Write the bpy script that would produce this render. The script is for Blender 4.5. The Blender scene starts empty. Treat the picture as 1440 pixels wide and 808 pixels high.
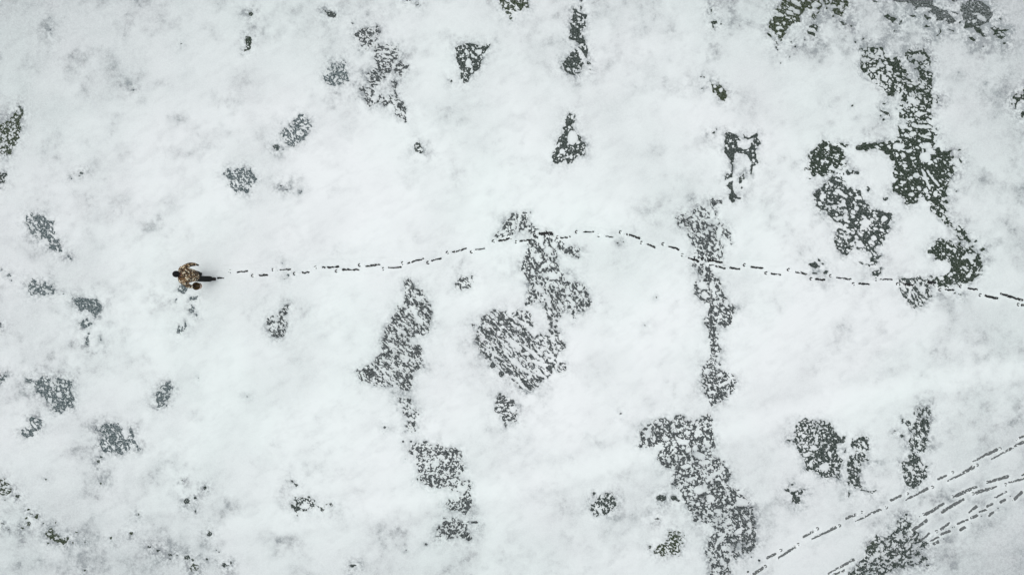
import bpy, bmesh, math, random
import numpy as np
from mathutils import Vector, Matrix

random.seed(11)
R = math.radians
# ------------------------------------------------------------------ camera, world, sun, exposure
scene = bpy.context.scene
C = scene.collection
CAM_H = 20.0
S = CAM_H * 1.5 / 1440.0            # metres of ground per photo pixel (24 mm lens straight down)
cam_d = bpy.data.cameras.new('camera'); cam = bpy.data.objects.new('camera', cam_d); C.objects.link(cam)
cam.location = (0, 0, CAM_H); cam.rotation_euler = (0, 0, 0)
cam_d.sensor_width = 36; cam_d.lens = 24; cam_d.clip_end = 3000; cam_d.clip_start = .1
scene.camera = cam
w = bpy.data.worlds.new('World'); scene.world = w; w.use_nodes = True
wt = w.node_tree
sky = wt.nodes.new('ShaderNodeTexSky'); sky.sky_type = 'NISHITA'; sky.sun_disc = False
sky.sun_elevation = R(84); sky.sun_rotation = R(315); sky.air_density = 1.0; sky.dust_density = 5.0; sky.ozone_density = .6
hs = wt.nodes.new('ShaderNodeHueSaturation'); hs.inputs['Saturation'].default_value = .30
wt.links.new(sky.outputs[0], hs.inputs['Color'])
bg = wt.nodes['Background']; wt.links.new(hs.outputs[0], bg.inputs[0]); bg.inputs[1].default_value = .12
sun_d = bpy.data.lights.new('sun', 'SUN'); sun_d.energy = .6; sun_d.angle = R(80); sun_d.color = (1, .98, .95)
sun = bpy.data.objects.new('sun', sun_d); C.objects.link(sun)
sun.rotation_euler = (R(6), 0, R(45)); sun.location = (0, 0, 30)
scene.view_settings.view_transform = 'Standard'; scene.view_settings.look = 'None'
scene.view_settings.exposure = 0.06; scene.view_settings.gamma = 1; scene.view_settings.use_curve_mapping = False

def W(px, py, z=0.0):               # a photo pixel on the ground (or at height z) as a point in the scene
    k = S * (CAM_H - z) / CAM_H
    return Vector(((px - 720) * k, (404 - py) * k, z))

# ------------------------------------------------------------------ numpy noise
def h2(ix, iy, seed):
    n = (ix.astype(np.int64) * 374761393 + iy.astype(np.int64) * 668265263 + seed * 982451653) & 0xffffffff
    n = ((n ^ (n >> 13)) * 1274126177) & 0xffffffff
    n = (n ^ (n >> 16)) & 0xffffffff
    n = (n * 2246822519) & 0xffffffff
    return ((n ^ (n >> 15)) & 0xffffff) / float(0xffffff)
def vnoise(x, y, seed):
    ix = np.floor(x); iy = np.floor(y); fx = x - ix; fy = y - iy
    fx = fx*fx*fx*(fx*(fx*6-15)+10); fy = fy*fy*fy*(fy*(fy*6-15)+10)
    a = h2(ix, iy, seed); b = h2(ix+1, iy, seed); c = h2(ix, iy+1, seed); d = h2(ix+1, iy+1, seed)
    return (a*(1-fx)+b*fx)*(1-fy) + (c*(1-fx)+d*fx)*fy
def fbm(x, y, sc, octv, seed, gain=.5):
    v = 0; a = 1; t = 0
    for o in range(octv):
        f = 2.03**o
        rx = x*math.cos(.6*o) - y*math.sin(.6*o); ry = x*math.sin(.6*o) + y*math.cos(.6*o)
        v = v + a*vnoise(rx*f/sc + 17.3*o, ry*f/sc + 9.1*o, seed+o); t += a; a *= gain
    return v / t                     # 0..1, mean .5
def voro(x, y, seed):                # F1, F2 in cell units
    ix = np.floor(x); iy = np.floor(y)
    f1 = np.full(x.shape, 9.0); f2 = np.full(x.shape, 9.0)
    for dx in (-1, 0, 1):
        for dy in (-1, 0, 1):
            cx = ix+dx; cy = iy+dy
            px = cx + .1 + .8*h2(cx, cy, seed); py = cy + .1 + .8*h2(cx, cy, seed+7)
            d = np.hypot(px-x, py-y)
            m = d < f1
            f2 = np.where(m, f1, np.minimum(f2, d)); f1 = np.where(m, d, f1)
    return f1, f2
def vorc(x, y, seed):                # distance to nearest cell seed (ragged metric) and that cell's own number
    ix = np.floor(x); iy = np.floor(y)
    f1 = np.full(x.shape, 9.0); rn = np.zeros(x.shape)
    for dx in (-1, 0, 1):
        for dy in (-1, 0, 1):
            cx = ix+dx; cy = iy+dy
            r_ = h2(cx, cy, seed+3)
            u = cx + .1 + .8*h2(cx, cy, seed) - x; v = cy + .1 + .8*h2(cx, cy, seed+7) - y
            an = r_*6.283*7; st_ = .75 + .5*h2(cx, cy, seed+11)
            uu = (u*np.cos(an)+v*np.sin(an))*st_; vv = (-u*np.sin(an)+v*np.cos(an))/st_
            d = np.hypot(uu, vv); m = d - .5*r_ < f1 - .5*rn
            f1 = np.where(m, d, f1); rn = np.where(m, r_, rn)
    return f1, None, rn
def poly_sd(x, y, pts):              # signed distance to a polygon, negative inside
    P = np.array(pts, float); Q = np.roll(P, -1, 0)
    d = np.full(x.shape, 1e9); ins = np.zeros(x.shape, bool)
    for (ax, ay), (bx, by) in zip(P, Q):
        ex = bx-ax; ey = by-ay; L = ex*ex+ey*ey + 1e-9
        t = np.clip(((x-ax)*ex + (y-ay)*ey)/L, 0, 1)
        d = np.minimum(d, np.hypot(x-ax-t*ex, y-ay-t*ey))
        if ay != by:
            c = ((ay > y) != (by > y)) & (x < ex*(y-ay)/(by-ay) + ax)
            ins ^= c
    return np.where(ins, -d, d)
def cap_sd(x, y, a, b, ra, rb):
    ex = b[0]-a[0]; ey = b[1]-a[1]; L = ex*ex+ey*ey + 1e-9
    t = np.clip(((x-a[0])*ex + (y-a[1])*ey)/L, 0, 1)
    return np.hypot(x-a[0]-t*ex, y-a[1]-t*ey) - (ra + (rb-ra)*t)

# ------------------------------------------------------------------ where the ice shows through the snow (photo pixel units)
PATCH = []; ISL = []; SPOT = []
def tr(o, p): return ((p[0]/o[2]) + o[0], (p[1]/o[2]) + o[1])
# styles: cell px, open width, aniso, angle deg, fine cell px, fine share, tone (index), ragged px
STY = {
 'net':   dict(cell=4.8, t=.40, an=1.0, ang=0,  rag=1.7, fine=.35, sheet=.25),
 'fine':  dict(cell=2.6, t=.43, an=1.5, ang=-50, rag=2.2, fine=.5, sheet=.12),
 'hatch': dict(cell=2.6, t=.50, an=2.9, ang=-47, rag=2.2, fine=.5, sheet=.15),
 'lace':  dict(cell=3.4, t=.40, an=1.3, ang=-50, rag=2.6, fine=.5, sheet=.10),
 'open':  dict(cell=5.6, t=.50, an=1.5, ang=-25, rag=2.6, fine=.15, sheet=.40),
 'isle':  dict(cell=7.6, t=.30, an=1.3, ang=-20, rag=2.4, fine=.05, sheet=.15),
 'solid': dict(cell=5.0, t=.75, an=1.4, ang=-20, rag=2.0, fine=.25, sheet=.6),
}
TONES = {'grey': (.030, .037, .037), 'teal': (.040, .064, .068), 'olive': (.018, .030, .007), 'dark': (.014, .026, .013), 'mist': (.036, .046, .042), 'edge': (.020, .031, .025)}
def P(o, sty, tone, *pts, **kw): PATCH.append(([tr(o, p) for p in pts], dict(STY[sty], **kw), tone))
def I(o, *bl):                        # islands of snow: x, y, rx, ry, rot
    for b in bl:
        x, y = tr(o, b); ISL.append((x, y, b[2]/o[2], b[3]/o[2], b[4] if len(b) > 4 else 0))
def IC(o, *cs):                       # capsule islands
    for (x0, y0, x1, y1, r) in cs:
        a = tr(o, (x0, y0)); b = tr(o, (x1, y1)); L = math.hypot(b[0]-a[0], b[1]-a[1])/2
        ISL.append(((a[0]+b[0])/2, (a[1]+b[1])/2, L + r/o[2], r/o[2], math.degrees(math.atan2(b[1]-a[1], b[0]-a[0]))))
def D(o, tone, *ds):                  # small dark openings
    for d in ds:
        x, y = tr(o, d); rx = d[2]/o[2]; ry = (d[3] if len(d) > 3 else d[2])/o[2]; SPOT.append((x, y, rx, ry, tone))

o = (440, 20, 5.05)
P(o,'lace','grey',(300,130),(340,100),(400,88),(440,95),(480,100),(470,130),(450,180),(440,230),(400,250),(345,245),(320,200))
P(o,'lace','grey',(440,200),(480,225),(500,210),(550,225),(605,240),(610,295),(590,320),(560,350),(570,400),(560,430),(500,460),(480,500),(430,530),(395,500),(400,450),(370,430),(400,410),(440,390),(445,340),(440,290),ang=-10,an=1.8)
P(o,'net','grey',(590,360),(620,325),(640,350),(680,370),(655,395),(635,440),(600,430),(580,400))
P(o,'fine','grey',(325,535),(350,510),(400,530),(440,540),(430,580),(410,600),(430,650),(405,670),(380,610),(350,595),(355,555))
P(o,'net','grey',(430,570),(460,580),(490,550),(510,600),(530,640),(510,655),(480,620),(450,630),(430,655))
P(o,'fine','grey',(510,590),(560,575),(600,590),(640,640),(670,680),(655,715),(660,760),(620,745),(580,710),(575,660),(540,630))
P(o,'fine','grey',(560,470),(600,490),(605,525),(590,590),(565,530))
P(o,'fine','teal',(75,450),(100,410),(130,360),(200,335),(230,320),(240,340),(230,380),(245,430),(265,490),(220,490),(180,500),(150,510),(110,480))
P(o,'net','grey',(90,5),(160,0),(150,20),(110,25))
I(o,(440,600,20,25),(520,300,40,8,10),(500,270,35,7,10),(590,340,16,14),(540,240,12,8))
o = (620, 0, 3.367)
P(o,'net','edge',(60,230),(115,205),(160,210),(200,215),(232,212),(220,245),(200,265),(190,315),(150,350),(125,395),(100,395),(95,340),(75,300),(80,260),t=.46)
I(o,(130,300,12,22),(178,245,16,12),(120,245,8,8),(150,265,8,8),(105,225,6,5))
P(o,'open','olive',(270,-10),(400,-10),(410,40),(375,45),(345,65),(335,90),(310,70),(290,30))
P(o,'open','edge',(625,40),(650,60),(690,70),(690,130),(665,130),(675,190),(698,230),(698,280),(665,245),(640,190),(606,185),(612,110),(625,80),ang=-60,t=.60,rag=1.6)
P(o,'open','edge',(572,300),(605,265),(630,232),(665,265),(682,300),(655,360),(610,352),(585,330),t=.52,rag=1.6)
D(o,'edge',(700,300,12,8),(665,5,6,8),(662,40,6,10),(570,320,4,7),(705,330,8,3),(50,385,4,8))
P(o,'net','edge',(590,550),(610,535),(635,540),(640,575),(620,590),(660,650),(690,685),(680,740),(650,740),(610,780),(590,765),(550,780),(530,775),(525,735),(545,700),(550,660),(580,630),t=.46)
I(o,(622,650,22,36),(575,715,12,12),(610,600,8,8),(622,555,8,9),(560,690,7,12),(600,745,10,7))
o = (300, 140, 5.05)
P(o,'fine','teal',(600,100),(640,120),(680,150),(700,190),(670,230),(650,290),(610,310),(550,335),(510,310),(500,270),(470,245),(495,205),(540,200),(550,170),(590,130),t=.36)
I(o,(670,190,12,14),(515,238,7,7))
D(o,'teal',(450,345,18,22),(475,615,9,6),(520,640,9,4),(625,655,8,8),(495,355,6,5))
P(o,'fine','teal',(65,520),(110,485),(150,510),(210,480),(270,500),(300,530),(300,580),(270,620),(240,680),(200,650),(160,670),(135,620),(115,580),(70,540),t=.36)
o = (660, 280, 4.49)
P(o,'fine','grey',(305,75),(385,95),(370,130),(390,150),(440,180),(430,200),(390,225),(340,200),(300,215),(250,235),(190,250),(160,235),(165,210),(210,185),(205,150),(260,115),ang=25)
IC(o,(320,92,300,205,6)); I(o,(280,178,14,18),(210,205,25,8,-20),(372,150,14,9),(345,215,30,14))
P(o,'lace','grey',(395,240),(440,210),(520,205),(560,250),(590,290),(600,330),(560,330),(540,360),(560,400),(590,460),(640,470),(690,520),(740,550),(760,620),(775,650),(760,690),(700,720),(660,750),(620,710),(580,740),(550,790),(520,800),(480,720),(465,650),(420,640),(360,665),(355,630),(375,580),(370,520),(330,470),(325,400),(350,340),(365,290),ang=-58,cell=3.2,an=1.9)
I(o,(452,262,16,45,-15),(497,325,28,20),(540,290,20,28,-20),(430,370,14,22,-10),(475,420,20,14),(440,565,34,20,35),(482,480,22,13,-35),(530,485,42,22,20),(550,540,15,15),(500,640,13,40,-12),(640,490,38,32),(620,590,15,12),(650,640,44,13,45),(700,560,20,15,-30),(400,460,12,18),(500,400,14,14),(490,545,12,12),(590,400,25,40,0),(500,715,..., 1) if False else (505,710,10,22),(610,660,10,14),(720,610,9,22,-20))
P(o,'fine','grey',(590,290),(610,310),(630,300),(690,310),(695,350),(680,370),(640,350),(600,335))
o = (650, 420, 4.255)
P(o,'lace','grey',(310,75),(350,55),(390,70),(400,120),(430,160),(410,180),(380,140),(340,130),(300,120))
P(o,'hatch','grey',(70,230),(90,195),(120,150),(110,110),(160,90),(200,60),(250,70),(280,110),(330,130),(390,180),(430,230),(500,200),(560,150),(575,125),(565,180),(590,210),(600,260),(615,290),(580,320),(560,370),(610,390),(625,430),(590,440),(550,420),(520,480),(480,490),(450,530),(400,560),(350,545),(320,510),(290,470),(240,430),(190,420),(160,370),(110,320),(80,270))
IC(o,(145,290,240,360,9),(270,340,390,435,13),(325,470,385,545,12),(360,270,480,370,11),(270,240,340,290,13),(345,130,390,170,12),(430,370,500,400,14),(430,430,480,460,11),(120,230,150,250,6),(180,320,200,400,6),(230,240,270,290,6),(440,290,470,330,8))
I(o,(217,205,12,14),(480,300,14,12),(520,340,18,10),(385,325,15,12),(350,360,12,12),(400,370,12,10),(540,240,12,20,10),(500,250,12,12),(400,470,14,14),(320,275,10,10),(310,155,20,7,30),(470,235,14,10),(585,230,10,16),(560,290,10,9),(530,370,16,7),(510,450,12,14),(240,170,10,8),(290,200,10,8))
P(o,'fine','grey',(200,620),(230,565),(270,590),(320,600),(310,640),(350,650),(330,690),(330,740),(290,730),(255,770),(245,720),(225,680),(195,665),ang=20)
I(o,(305,660,22,18),(240,635,16,6))
D(o,'grey',(65,155,10,10),(235,450,18,18),(182,400,18,16))
o = (480, 380, 3.369)
P(o,'hatch','grey',(300,50),(325,40),(350,75),(385,95),(395,130),(425,160),(430,240),(410,290),(385,310),(350,300),(380,380),(390,460),(350,475),(330,550),(295,580),(240,545),(190,550),(140,530),(95,520),(70,480),(110,455),(150,460),(150,430),(190,390),(190,340),(205,300),(215,255),(250,215),(265,170),(300,170))
P(o,'fine','grey',(255,585),(285,600),(320,600),(340,630),(320,645),(370,670),(350,720),(355,760),(305,760),(310,730),(340,700),(300,680),(280,640))
IC(o,(170,445,230,520,4.5),(230,520,292,578,5),(330,170,370,240,10),(360,130,400,130,6),(260,270,300,300,8),(215,335,270,375,5))
I(o,(345,330,22,18),(310,420,14,18,30),(310,200,8,14),(380,240,8,12),(345,485,10,8))
D(o,'grey',(205,742,8,6))
o = (560, 600, 4.489)
P(o,'lace','grey',(65,150),(110,95),(130,110),(165,90),(210,120),(250,95),(290,130),(340,120),(390,150),(395,200),(420,265),(380,300),(400,330),(440,340),(465,370),(460,440),(460,510),(430,550),(380,510),(330,520),(290,485),(330,460),(380,465),(400,420),(350,400),(320,370),(260,390),(210,385),(160,350),(120,345),(130,270),(115,235),(110,195),cell=3.3,ang=30,t=.42)
I(o,(270,190,25,12,10),(240,230,22,18),(400,390,30,22,0),(110,160,14,20),(220,340,8,22,-10),(345,340,18,12),(300,215,12,8),(180,230,8,6))
P(o,'lace','grey',(230,695),(260,620),(310,580),(360,570),(420,590),(430,640),(465,690),(450,715),(390,690),(340,710),(270,710),cell=3.3,ang=60)
D(o,'grey',(480,600,26,9),(175,740,8),(50,775,5),(45,200,4),(30,90,8),(78,90,8),(440,600,8,6),(295,575,10,5))
o = (930, 260, 5.046)
P(o,'lace','grey',(110,235),(140,205),(190,215),(230,175),(290,145),(330,180),(355,230),(400,290),(430,290),(480,310),(500,350),(490,420),(460,390),(430,370),(440,430),(440,490),(430,550),(350,540),(300,540),(240,530),(210,500),(240,470),(230,410),(180,350),(160,300),(120,290),ang=-55,an=2.2,cell=3.2,t=.42)
P(o,'lace','grey',(335,95),(420,110),(430,130),(380,150),(385,200),(415,250),(430,300),(400,285),(370,200),(345,140))
I(o,(185,220,28,13,-10),(255,205,15,15),(340,258,32,13,15),(383,262,26,24),(412,345,20,42),(350,312,18,9,40),(140,285,16,12),(232,290,10,18),(400,430,15,14),(342,450,14,18),(310,290,10,8),(290,360,8,22,-35),(390,480,8,14),(225,250,14,8),(250,500,14,12),(420,470,8,16))
P(o,'lace','grey',(195,560),(260,545),(320,570),(360,630),(340,680),(350,700),(300,680),(290,650),(270,610),(230,575),t=.42)
P(o,'open','edge',(460,5),(510,0),(515,60),(560,100),(545,108),(505,90),(505,125),(475,90),(495,60))
D(o,'grey',(572,22,8,7),(245,690,8,6))
o = (960, 400, 4.49)
P(o,'net','grey',(65,40),(75,0),(90,-10),(90,-22),(200,-60),(240,-20),(260,50),(290,110),(345,150),(320,180),(310,240),(270,275),(230,250),(200,250),(230,310),(220,350),(200,360),(245,400),(240,430),(205,430),(245,470),(230,510),(200,480),(215,530),(260,540),(330,580),(340,610),(320,670),(280,720),(240,745),(200,760),(180,790),(175,750),(140,690),(120,640),(120,520),(160,480),(185,430),(165,370),(160,270),(125,210),(160,200),(160,160),(130,110),cell=3.4,t=.42,ang=-60,an=1.6)
I(o,(275,122,18,18),(205,115,14,14),(212,160,14,14),(235,202,12,12),(150,545,16,18),(262,625,34,10,-25),(180,680,20,12),(238,645,12,8),(140,65,22,20),(150,140,16,26),(125,5,30,28),(250,155,8,8),(290,175,8,10),(225,470,14,16),(215,400,10,12),(240,570,20,10),(310,590,30,6,-25),(210,300,8,10),(290,680,8,14),(180,10,10,20))
IC(o,(195,20,200,70,10))
o = (880, 570, 3.395)
P(o,'lace','grey',(55,195),(70,110),(120,75),(180,50),(215,75),(245,40),(290,75),(340,70),(400,35),(415,80),(420,130),(435,190),(410,230),(440,250),(490,300),(490,370),(540,400),(580,440),(605,480),(610,530),(620,580),(615,640),(625,665),(560,710),(520,745),(500,720),(485,760),(500,800),(470,840),(420,840),(400,760),(380,700),(400,630),(440,600),(380,560),(330,550),(290,470),(250,400),(215,370),(240,320),(180,300),(155,240),(170,200),(110,200),cell=3.1,t=.45,an=1.2)
I(o,(108,132,13,20),(275,172,32,14),(345,125,16,10),(350,238,34,16,20),(300,215,14,10),(290,292,26,9,-5),(375,272,26,9,-10),(348,402,24,20),(405,440,20,18),(440,505,22,12,20),(560,462,32,20),(540,602,26,12,-30),(455,632,42,7,-50),(425,325,44,8,-30),(310,348,20,9,-20),(375,392,12,20),(470,682,16,12),(430,545,18,10),(500,582,12,8),(385,180,9,26,-20),(160,190,22,8),(210,262,9,15),(540,672,12,18),(330,205,10,14),(225,300,8,16),(460,300,12,8),(410,510,10,8),(395,355,16,8,-35),(310,420,10,8),(345,470,10,8),(480,560,20,6,-45),(460,745,12,20),(590,600,10,12),(285,125,8,6),(200,160,12,7),(240,250,8,10),(415,210,12,8))
P(o,'open','olive',(130,700),(160,660),(200,650),(210,600),(250,605),(275,620),(270,660),(255,715),(230,705),(180,720),(150,715),cell=4.2,t=.45)
D(o,'edge',(170,440,24,14),(230,440,16,12),(115,675,6,8),(250,450,12,6),(150,540,10,4))
o = (980, 90, 4.04)
P(o,'net','olive',(85,100),(95,130),(120,105),(160,150),(175,160),(165,215),(130,200),(110,170),(90,165),t=.64,rag=1.4)
I(o,(135,150,10,14))
P(o,'net','edge',(160,400),(180,385),(225,405),(250,430),(230,460),(270,490),(300,470),(340,400),(362,450),(330,500),(350,560),(318,580),(312,640),(300,620),(312,560),(280,515),(230,500),(210,530),(208,600),(200,640),(155,660),(160,625),(195,620),(195,570),(170,520),(150,500),t=.66,rag=1.2)
P(o,'net','edge',(260,395),(275,415),(300,420),(340,395),(350,412),(290,432),(262,410),t=.6)
P(o,'net','edge',(160,690),(200,670),(208,720),(248,768),(225,765),(205,785),(180,760),(192,720),t=.6)
P(o,'net','edge',(228,640),(258,632),(268,590),(276,660),(250,685),(240,660),t=.6)
I(o,(190,440,7,9),(205,470,6,7),(325,545,9,12),(175,480,6,6),(235,440,10,8),(280,470,8,5))
D(o,'edge',(95,392,6,8),(257,705,6,5),(225,445,4,10),(40,75,6,4),(30,140,8,4))
o = (1060, 0, 6.735)
P(o,'open','olive',(270,-20),(560,-20),(640,20),(650,50),(620,140),(570,185),(550,150),(580,90),(500,80),(480,120),(430,150),(450,210),(360,220),(330,260),(300,300),(290,350),(265,385),(220,330),(170,290),(135,250),(160,190),(210,150),(170,110),(220,60),(260,50),rag=1.5,t=.62)
P(o,'open','olive',(640,-20),(890,-20),(905,70),(860,100),(830,150),(780,140),(740,100),(680,90),(660,40),rag=1.5)
P(o,'solid','dark',(800,190),(890,225),(850,240),(815,210),rag=.8)
P(o,'solid','dark',(515,245),(570,230),(610,250),(595,300),(570,275),(530,265),rag=1)
P(o,'solid','dark',(505,290),(585,315),(580,350),(510,320),rag=.6)
P(o,'open','dark',(110,295),(145,320),(190,380),(230,410),(225,475),(205,460),(210,410),(170,380),rag=1.2)
P(o,'solid','dark',(1110,-10),(1170,20),(1160,35),(1130,15),rag=.8)
I(o,(245,260,26,15,-10),(230,143,30,20),(345,125,38,16,20),(235,320,18,11),(190,110,30,13,20),(400,110,30,22,20),(400,30,50,20,30),(350,85,25,16),(590,50,44,26),(740,60,54,18,5),(580,110,44,24),(330,165,30,7),(240,200,...,1) if False else (290,215,14,9),(690,110,40,14),(815,65,24,16),(190,60,30,20,30))
D(o,'dark',(750,155,12,10),(395,440,10,8),(255,600,8,8),(480,378,8,6),(960,400,8,12),(1035,370,12,9),(925,250,14,7),(340,540,8,6),(360,400,22,5),(700,125,26,3))
o = (1240, 0, 6.735)
P(o,'open','dark',(20,150),(60,140),(110,160),(140,190),(100,215),(60,180),rag=1.4,t=.6)
P(o,'solid','dark',(195,178),(180,240),(155,245),(170,200),rag=.6)
P(o,'isle','mist',(40,-20),(480,-20),(500,50),(560,80),(640,110),(660,160),(700,200),(690,225),(620,235),(560,190),(510,190),(500,130),(440,110),(420,60),(350,60),(330,110),(310,60),(260,30),(200,30),t=.56,rag=1.6,cell=5.2)
P(o,'solid','dark',(400,130),(470,175),(430,190),(400,160),rag=1)
P(o,'solid','dark',(260,150),(320,140),(325,165),(290,170),rag=1)
P(o,'solid','dark',(620,270),(690,290),(685,302),(640,285),rag=.4)
P(o,'solid','dark',(550,265),(568,300),(530,345),(510,340),(548,310),rag=.4)
P(o,'solid','mist',(760,60),(800,10),(880,-10),(960,10),(1010,60),(1050,130),(1040,180),(1000,220),(930,240),(900,250),(790,220),(760,150),t=.62,fine=.1)
P(o,'solid','dark',(790,200),(930,240),(950,300),(995,340),(970,355),(900,310),(850,270),(780,270),rag=1.2)
P(o,'solid','dark',(820,355),(860,350),(900,380),(870,395),rag=.8)
P(o,'solid','dark',(1020,270),(1060,250),(1130,275),(1215,285),(1140,300),(1180,340),(1130,375),(1090,370),(1080,340),(1020,330),(1070,310),rag=1)
P(o,'solid','mist',(640,100),(735,130),(720,140),(650,115),rag=1)
I(o,(945,172,45,23,10),(875,205,20,15),(915,255,20,11),(880,138,28,7),(600,185,14,14),(330,100,10,10),(440,85,30,12),(1115,310,16,8),(1100,335,14,7),(975,330,16,5,30),(600,215,16,6),(600,130,18,12))
D(o,'dark',(430,250,30,7),(435,378,16,6),(1160,415,14,10),(960,440,10,7),(130,295,22,7),(1120,180,14,6),(740,215,14,10),(690,10,30,8))
o = (1190, 50, 4.753)
P(o,'isle','dark',(95,90),(130,60),(210,70),(260,120),(320,150),(370,155),(380,220),(420,260),(400,290),(350,310),(320,340),(350,370),(310,405),(260,390),(210,330),(150,290),(100,250),(85,190),(110,150),t=.38)
P(o,'solid','dark',(270,350),(310,338),(325,370),(318,405),(275,390),rag=1)
P(o,'open','dark',(390,110),(440,100),(510,75),(560,120),(580,170),(540,200),(570,240),(582,330),(570,390),(632,400),(600,420),(615,460),(575,415),(570,470),(575,560),(520,585),(440,600),(350,550),(345,520),(400,500),(370,440),(410,380),(395,340),(400,280),(440,310),(490,310),(450,230),(410,150),t=.56)
P(o,'open','dark',(340,600),(420,580),(500,590),(590,600),(615,640),(600,700),(570,730),(640,770),(710,770),(700,825),(300,825),(250,740),(150,750),(60,760),(60,735),(120,715),(190,720),(260,720),(330,690),(350,640),t=.56)
P(o,'solid','dark',(215,485),(240,500),(285,512),(295,545),(275,535),(250,520),(225,505),rag=.4)
P(o,'open','dark',(490,240),(575,245),(580,330),(520,330),t=.66)
P(o,'isle','dark',(300,200),(400,250),(420,330),(400,480),(350,500),(370,400),(330,370),(280,330),t=.34)
I(o,(490,148,52,20,5),(445,440,46,18,35),(530,612,56,13,8),(500,520,42,11,-8),(432,215,16,52,-32),(470,192,16,20),(430,155,14,10),(540,225,14,12),(545,665,22,9,-15),(500,340,16,8,10),(560,500,20,10),(380,600,30,24),(400,470,16,14),(455,320,18,10),(530,180,22,6),(375,560,20,8,30),(350,740,36,24),(560,770,28,22),(440,560,14,7))
D(o,'dark',(250,563,9,7),(232,536,8,4),(40,468,7,6),(253,455,12,6),(62,42,6,8),(752,765,8,5),(5,735,12,4))
o = (1120, 180, 3.671)
P(o,'open','dark',(55,165),(90,145),(130,115),(135,65),(180,75),(190,110),(240,120),(260,155),(230,200),(190,205),(150,240),(120,250),(90,220),(45,215),(70,190),cell=4.2,t=.52)
P(o,'open','dark',(200,75),(270,85),(260,97),(210,85),rag=1.2)
P(o,'open','dark',(300,90),(345,75),(360,95),(400,75),(440,95),(480,85),(510,130),(500,170),(460,130),(400,105),(370,120),(310,105),rag=1.6,t=.65)
P(o,'solid','edge',(245,220),(290,215),(325,225),(320,245),(270,245))
P(o,'open','edge',(165,270),(210,240),(240,260),(240,300),(280,330),(330,320),(340,350),(310,370),(370,410),(385,470),(350,470),(330,500),(340,530),(290,525),(240,505),(200,490),(200,460),(170,460),(180,440),(240,440),(240,410),(200,400),(180,370),(150,390),(150,440),(120,435),(85,390),(90,350),(130,315),(150,340),(195,345),(200,320),(155,320),cell=4.2,t=.56)
P(o,'open','edge',(420,440),(470,430),(495,450),(480,500),(460,530),(440,530),(440,580),(450,605),(420,600),(380,570),(370,600),(340,590),(345,550),(400,520),(420,490),t=.6)
P(o,'solid','edge',(190,580),(215,520),(260,530),(300,550),(305,600),(270,650),(250,665),(220,640),cell=3.8,t=.6)
P(o,'open','edge',(310,685),(350,690),(370,700),(390,660),(360,630),(400,630),(435,660),(410,700),(375,715),(340,700),rag=1.5,t=.62)
P(o,'open','edge',(385,740),(430,720),(430,770),(400,770),t=.6)
P(o,'solid','edge',(60,705),(95,690),(125,720),(100,725),rag=1.2)
P(o,'solid','edge',(108,672),(148,700),(138,707),(110,685),rag=.8)
D(o,'edge',(150,745,12,8),(370,315,10,12),(460,365,12,8),(95,750,12,6),(70,262,8,4))
I(o,(228,335,36,11,30),(310,415,12,14),(362,490,28,22),(250,462,10,18),(450,470,14,14),(290,432,9,9),(190,215,30,7,5),(215,470,9,12),(255,500,9,8),(135,355,18,14,-40),(225,425,10,12),(320,360,20,8),(410,520,14,9),(400,570,16,12),(160,105,10,8),(295,455,9,7),(330,600,20,16))
IC(o,(215,510,300,545,4))
P(o,'isle','edge',(90,340),(130,300),(170,250),(240,240),(260,310),(330,320),(350,370),(385,420),(430,430),(490,440),(475,530),(445,600),(380,640),(300,620),(290,530),(200,490),(170,450),(150,440),(90,390),cell=5.4,t=.46)
P(o,'isle','dark',(60,140),(140,70),(250,110),(260,200),(150,250),(60,230),cell=5,t=.40)
o = (1240, 180, 3.107)
P(o,'open','dark',(70,0),(240,0),(245,60),(215,85),(230,100),(300,100),(315,130),(290,150),(320,170),(330,205),(310,205),(280,180),(270,200),(230,190),(270,240),(285,290),(270,320),(280,370),(285,400),(330,440),(340,420),(375,465),(380,490),(410,490),(370,505),(340,490),(330,460),(290,420),(255,400),(245,380),(210,350),(215,320),(190,320),(240,300),(210,270),(165,280),(165,320),(120,345),(110,310),(50,270),(55,220),(60,180),(90,170),(90,130),(60,160),(0,70),(10,65),(60,100),(100,90),(70,60),t=.50,ang=-40)
P(o,'isle','dark',(230,480),(300,490),(300,500),(340,510),(400,520),(430,560),(445,600),(430,640),(380,670),(340,690),(260,700),(210,680),(200,650),(250,650),(300,650),(310,600),(290,570),(260,570),(240,560),(205,540),(240,510),cell=5.6,t=.40,ang=-20)
P(o,'isle','dark',(50,120),(110,90),(240,90),(300,140),(320,210),(285,240),(290,330),(230,330),(170,310),(110,335),(60,270),(55,200),cell=5.4,t=.46)
P(o,'isle','dark',(205,540),(240,490),(330,500),(410,540),(440,600),(400,660),(300,690),(200,680),(250,650),(280,600),cell=5.4,t=.42)
P(o,'solid','olive',(315,590),(360,570),(365,620),(325,630),rag=2)
P(o,'hatch','edge',(70,655),(130,650),(210,660),(210,740),(180,770),(140,790),(110,765),(80,720),t=.55,ang=-50)
IC(o,(130,680,115,745,5),(200,190,255,260,6),(175,180,215,270,7),(165,30,220,50,5))
I(o,(270,610,32,32),(385,560,24,12,10),(175,702,17,15),(190,130,26,22,20),(200,80,20,14),(150,210,14,10),(90,235,10,6),(215,150,10,9),(120,100,14,9),(130,290,14,8),(235,290,10,14))
P(o,'solid','dark',(335,122),(352,150),(347,157),(338,138),rag=.4)
D(o,'dark',(210,540,12,8),(240,570,12,6),(440,530,10,9),(325,275,6,4),(340,95,5,3),(345,725,8,3),(318,720,4))
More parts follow.
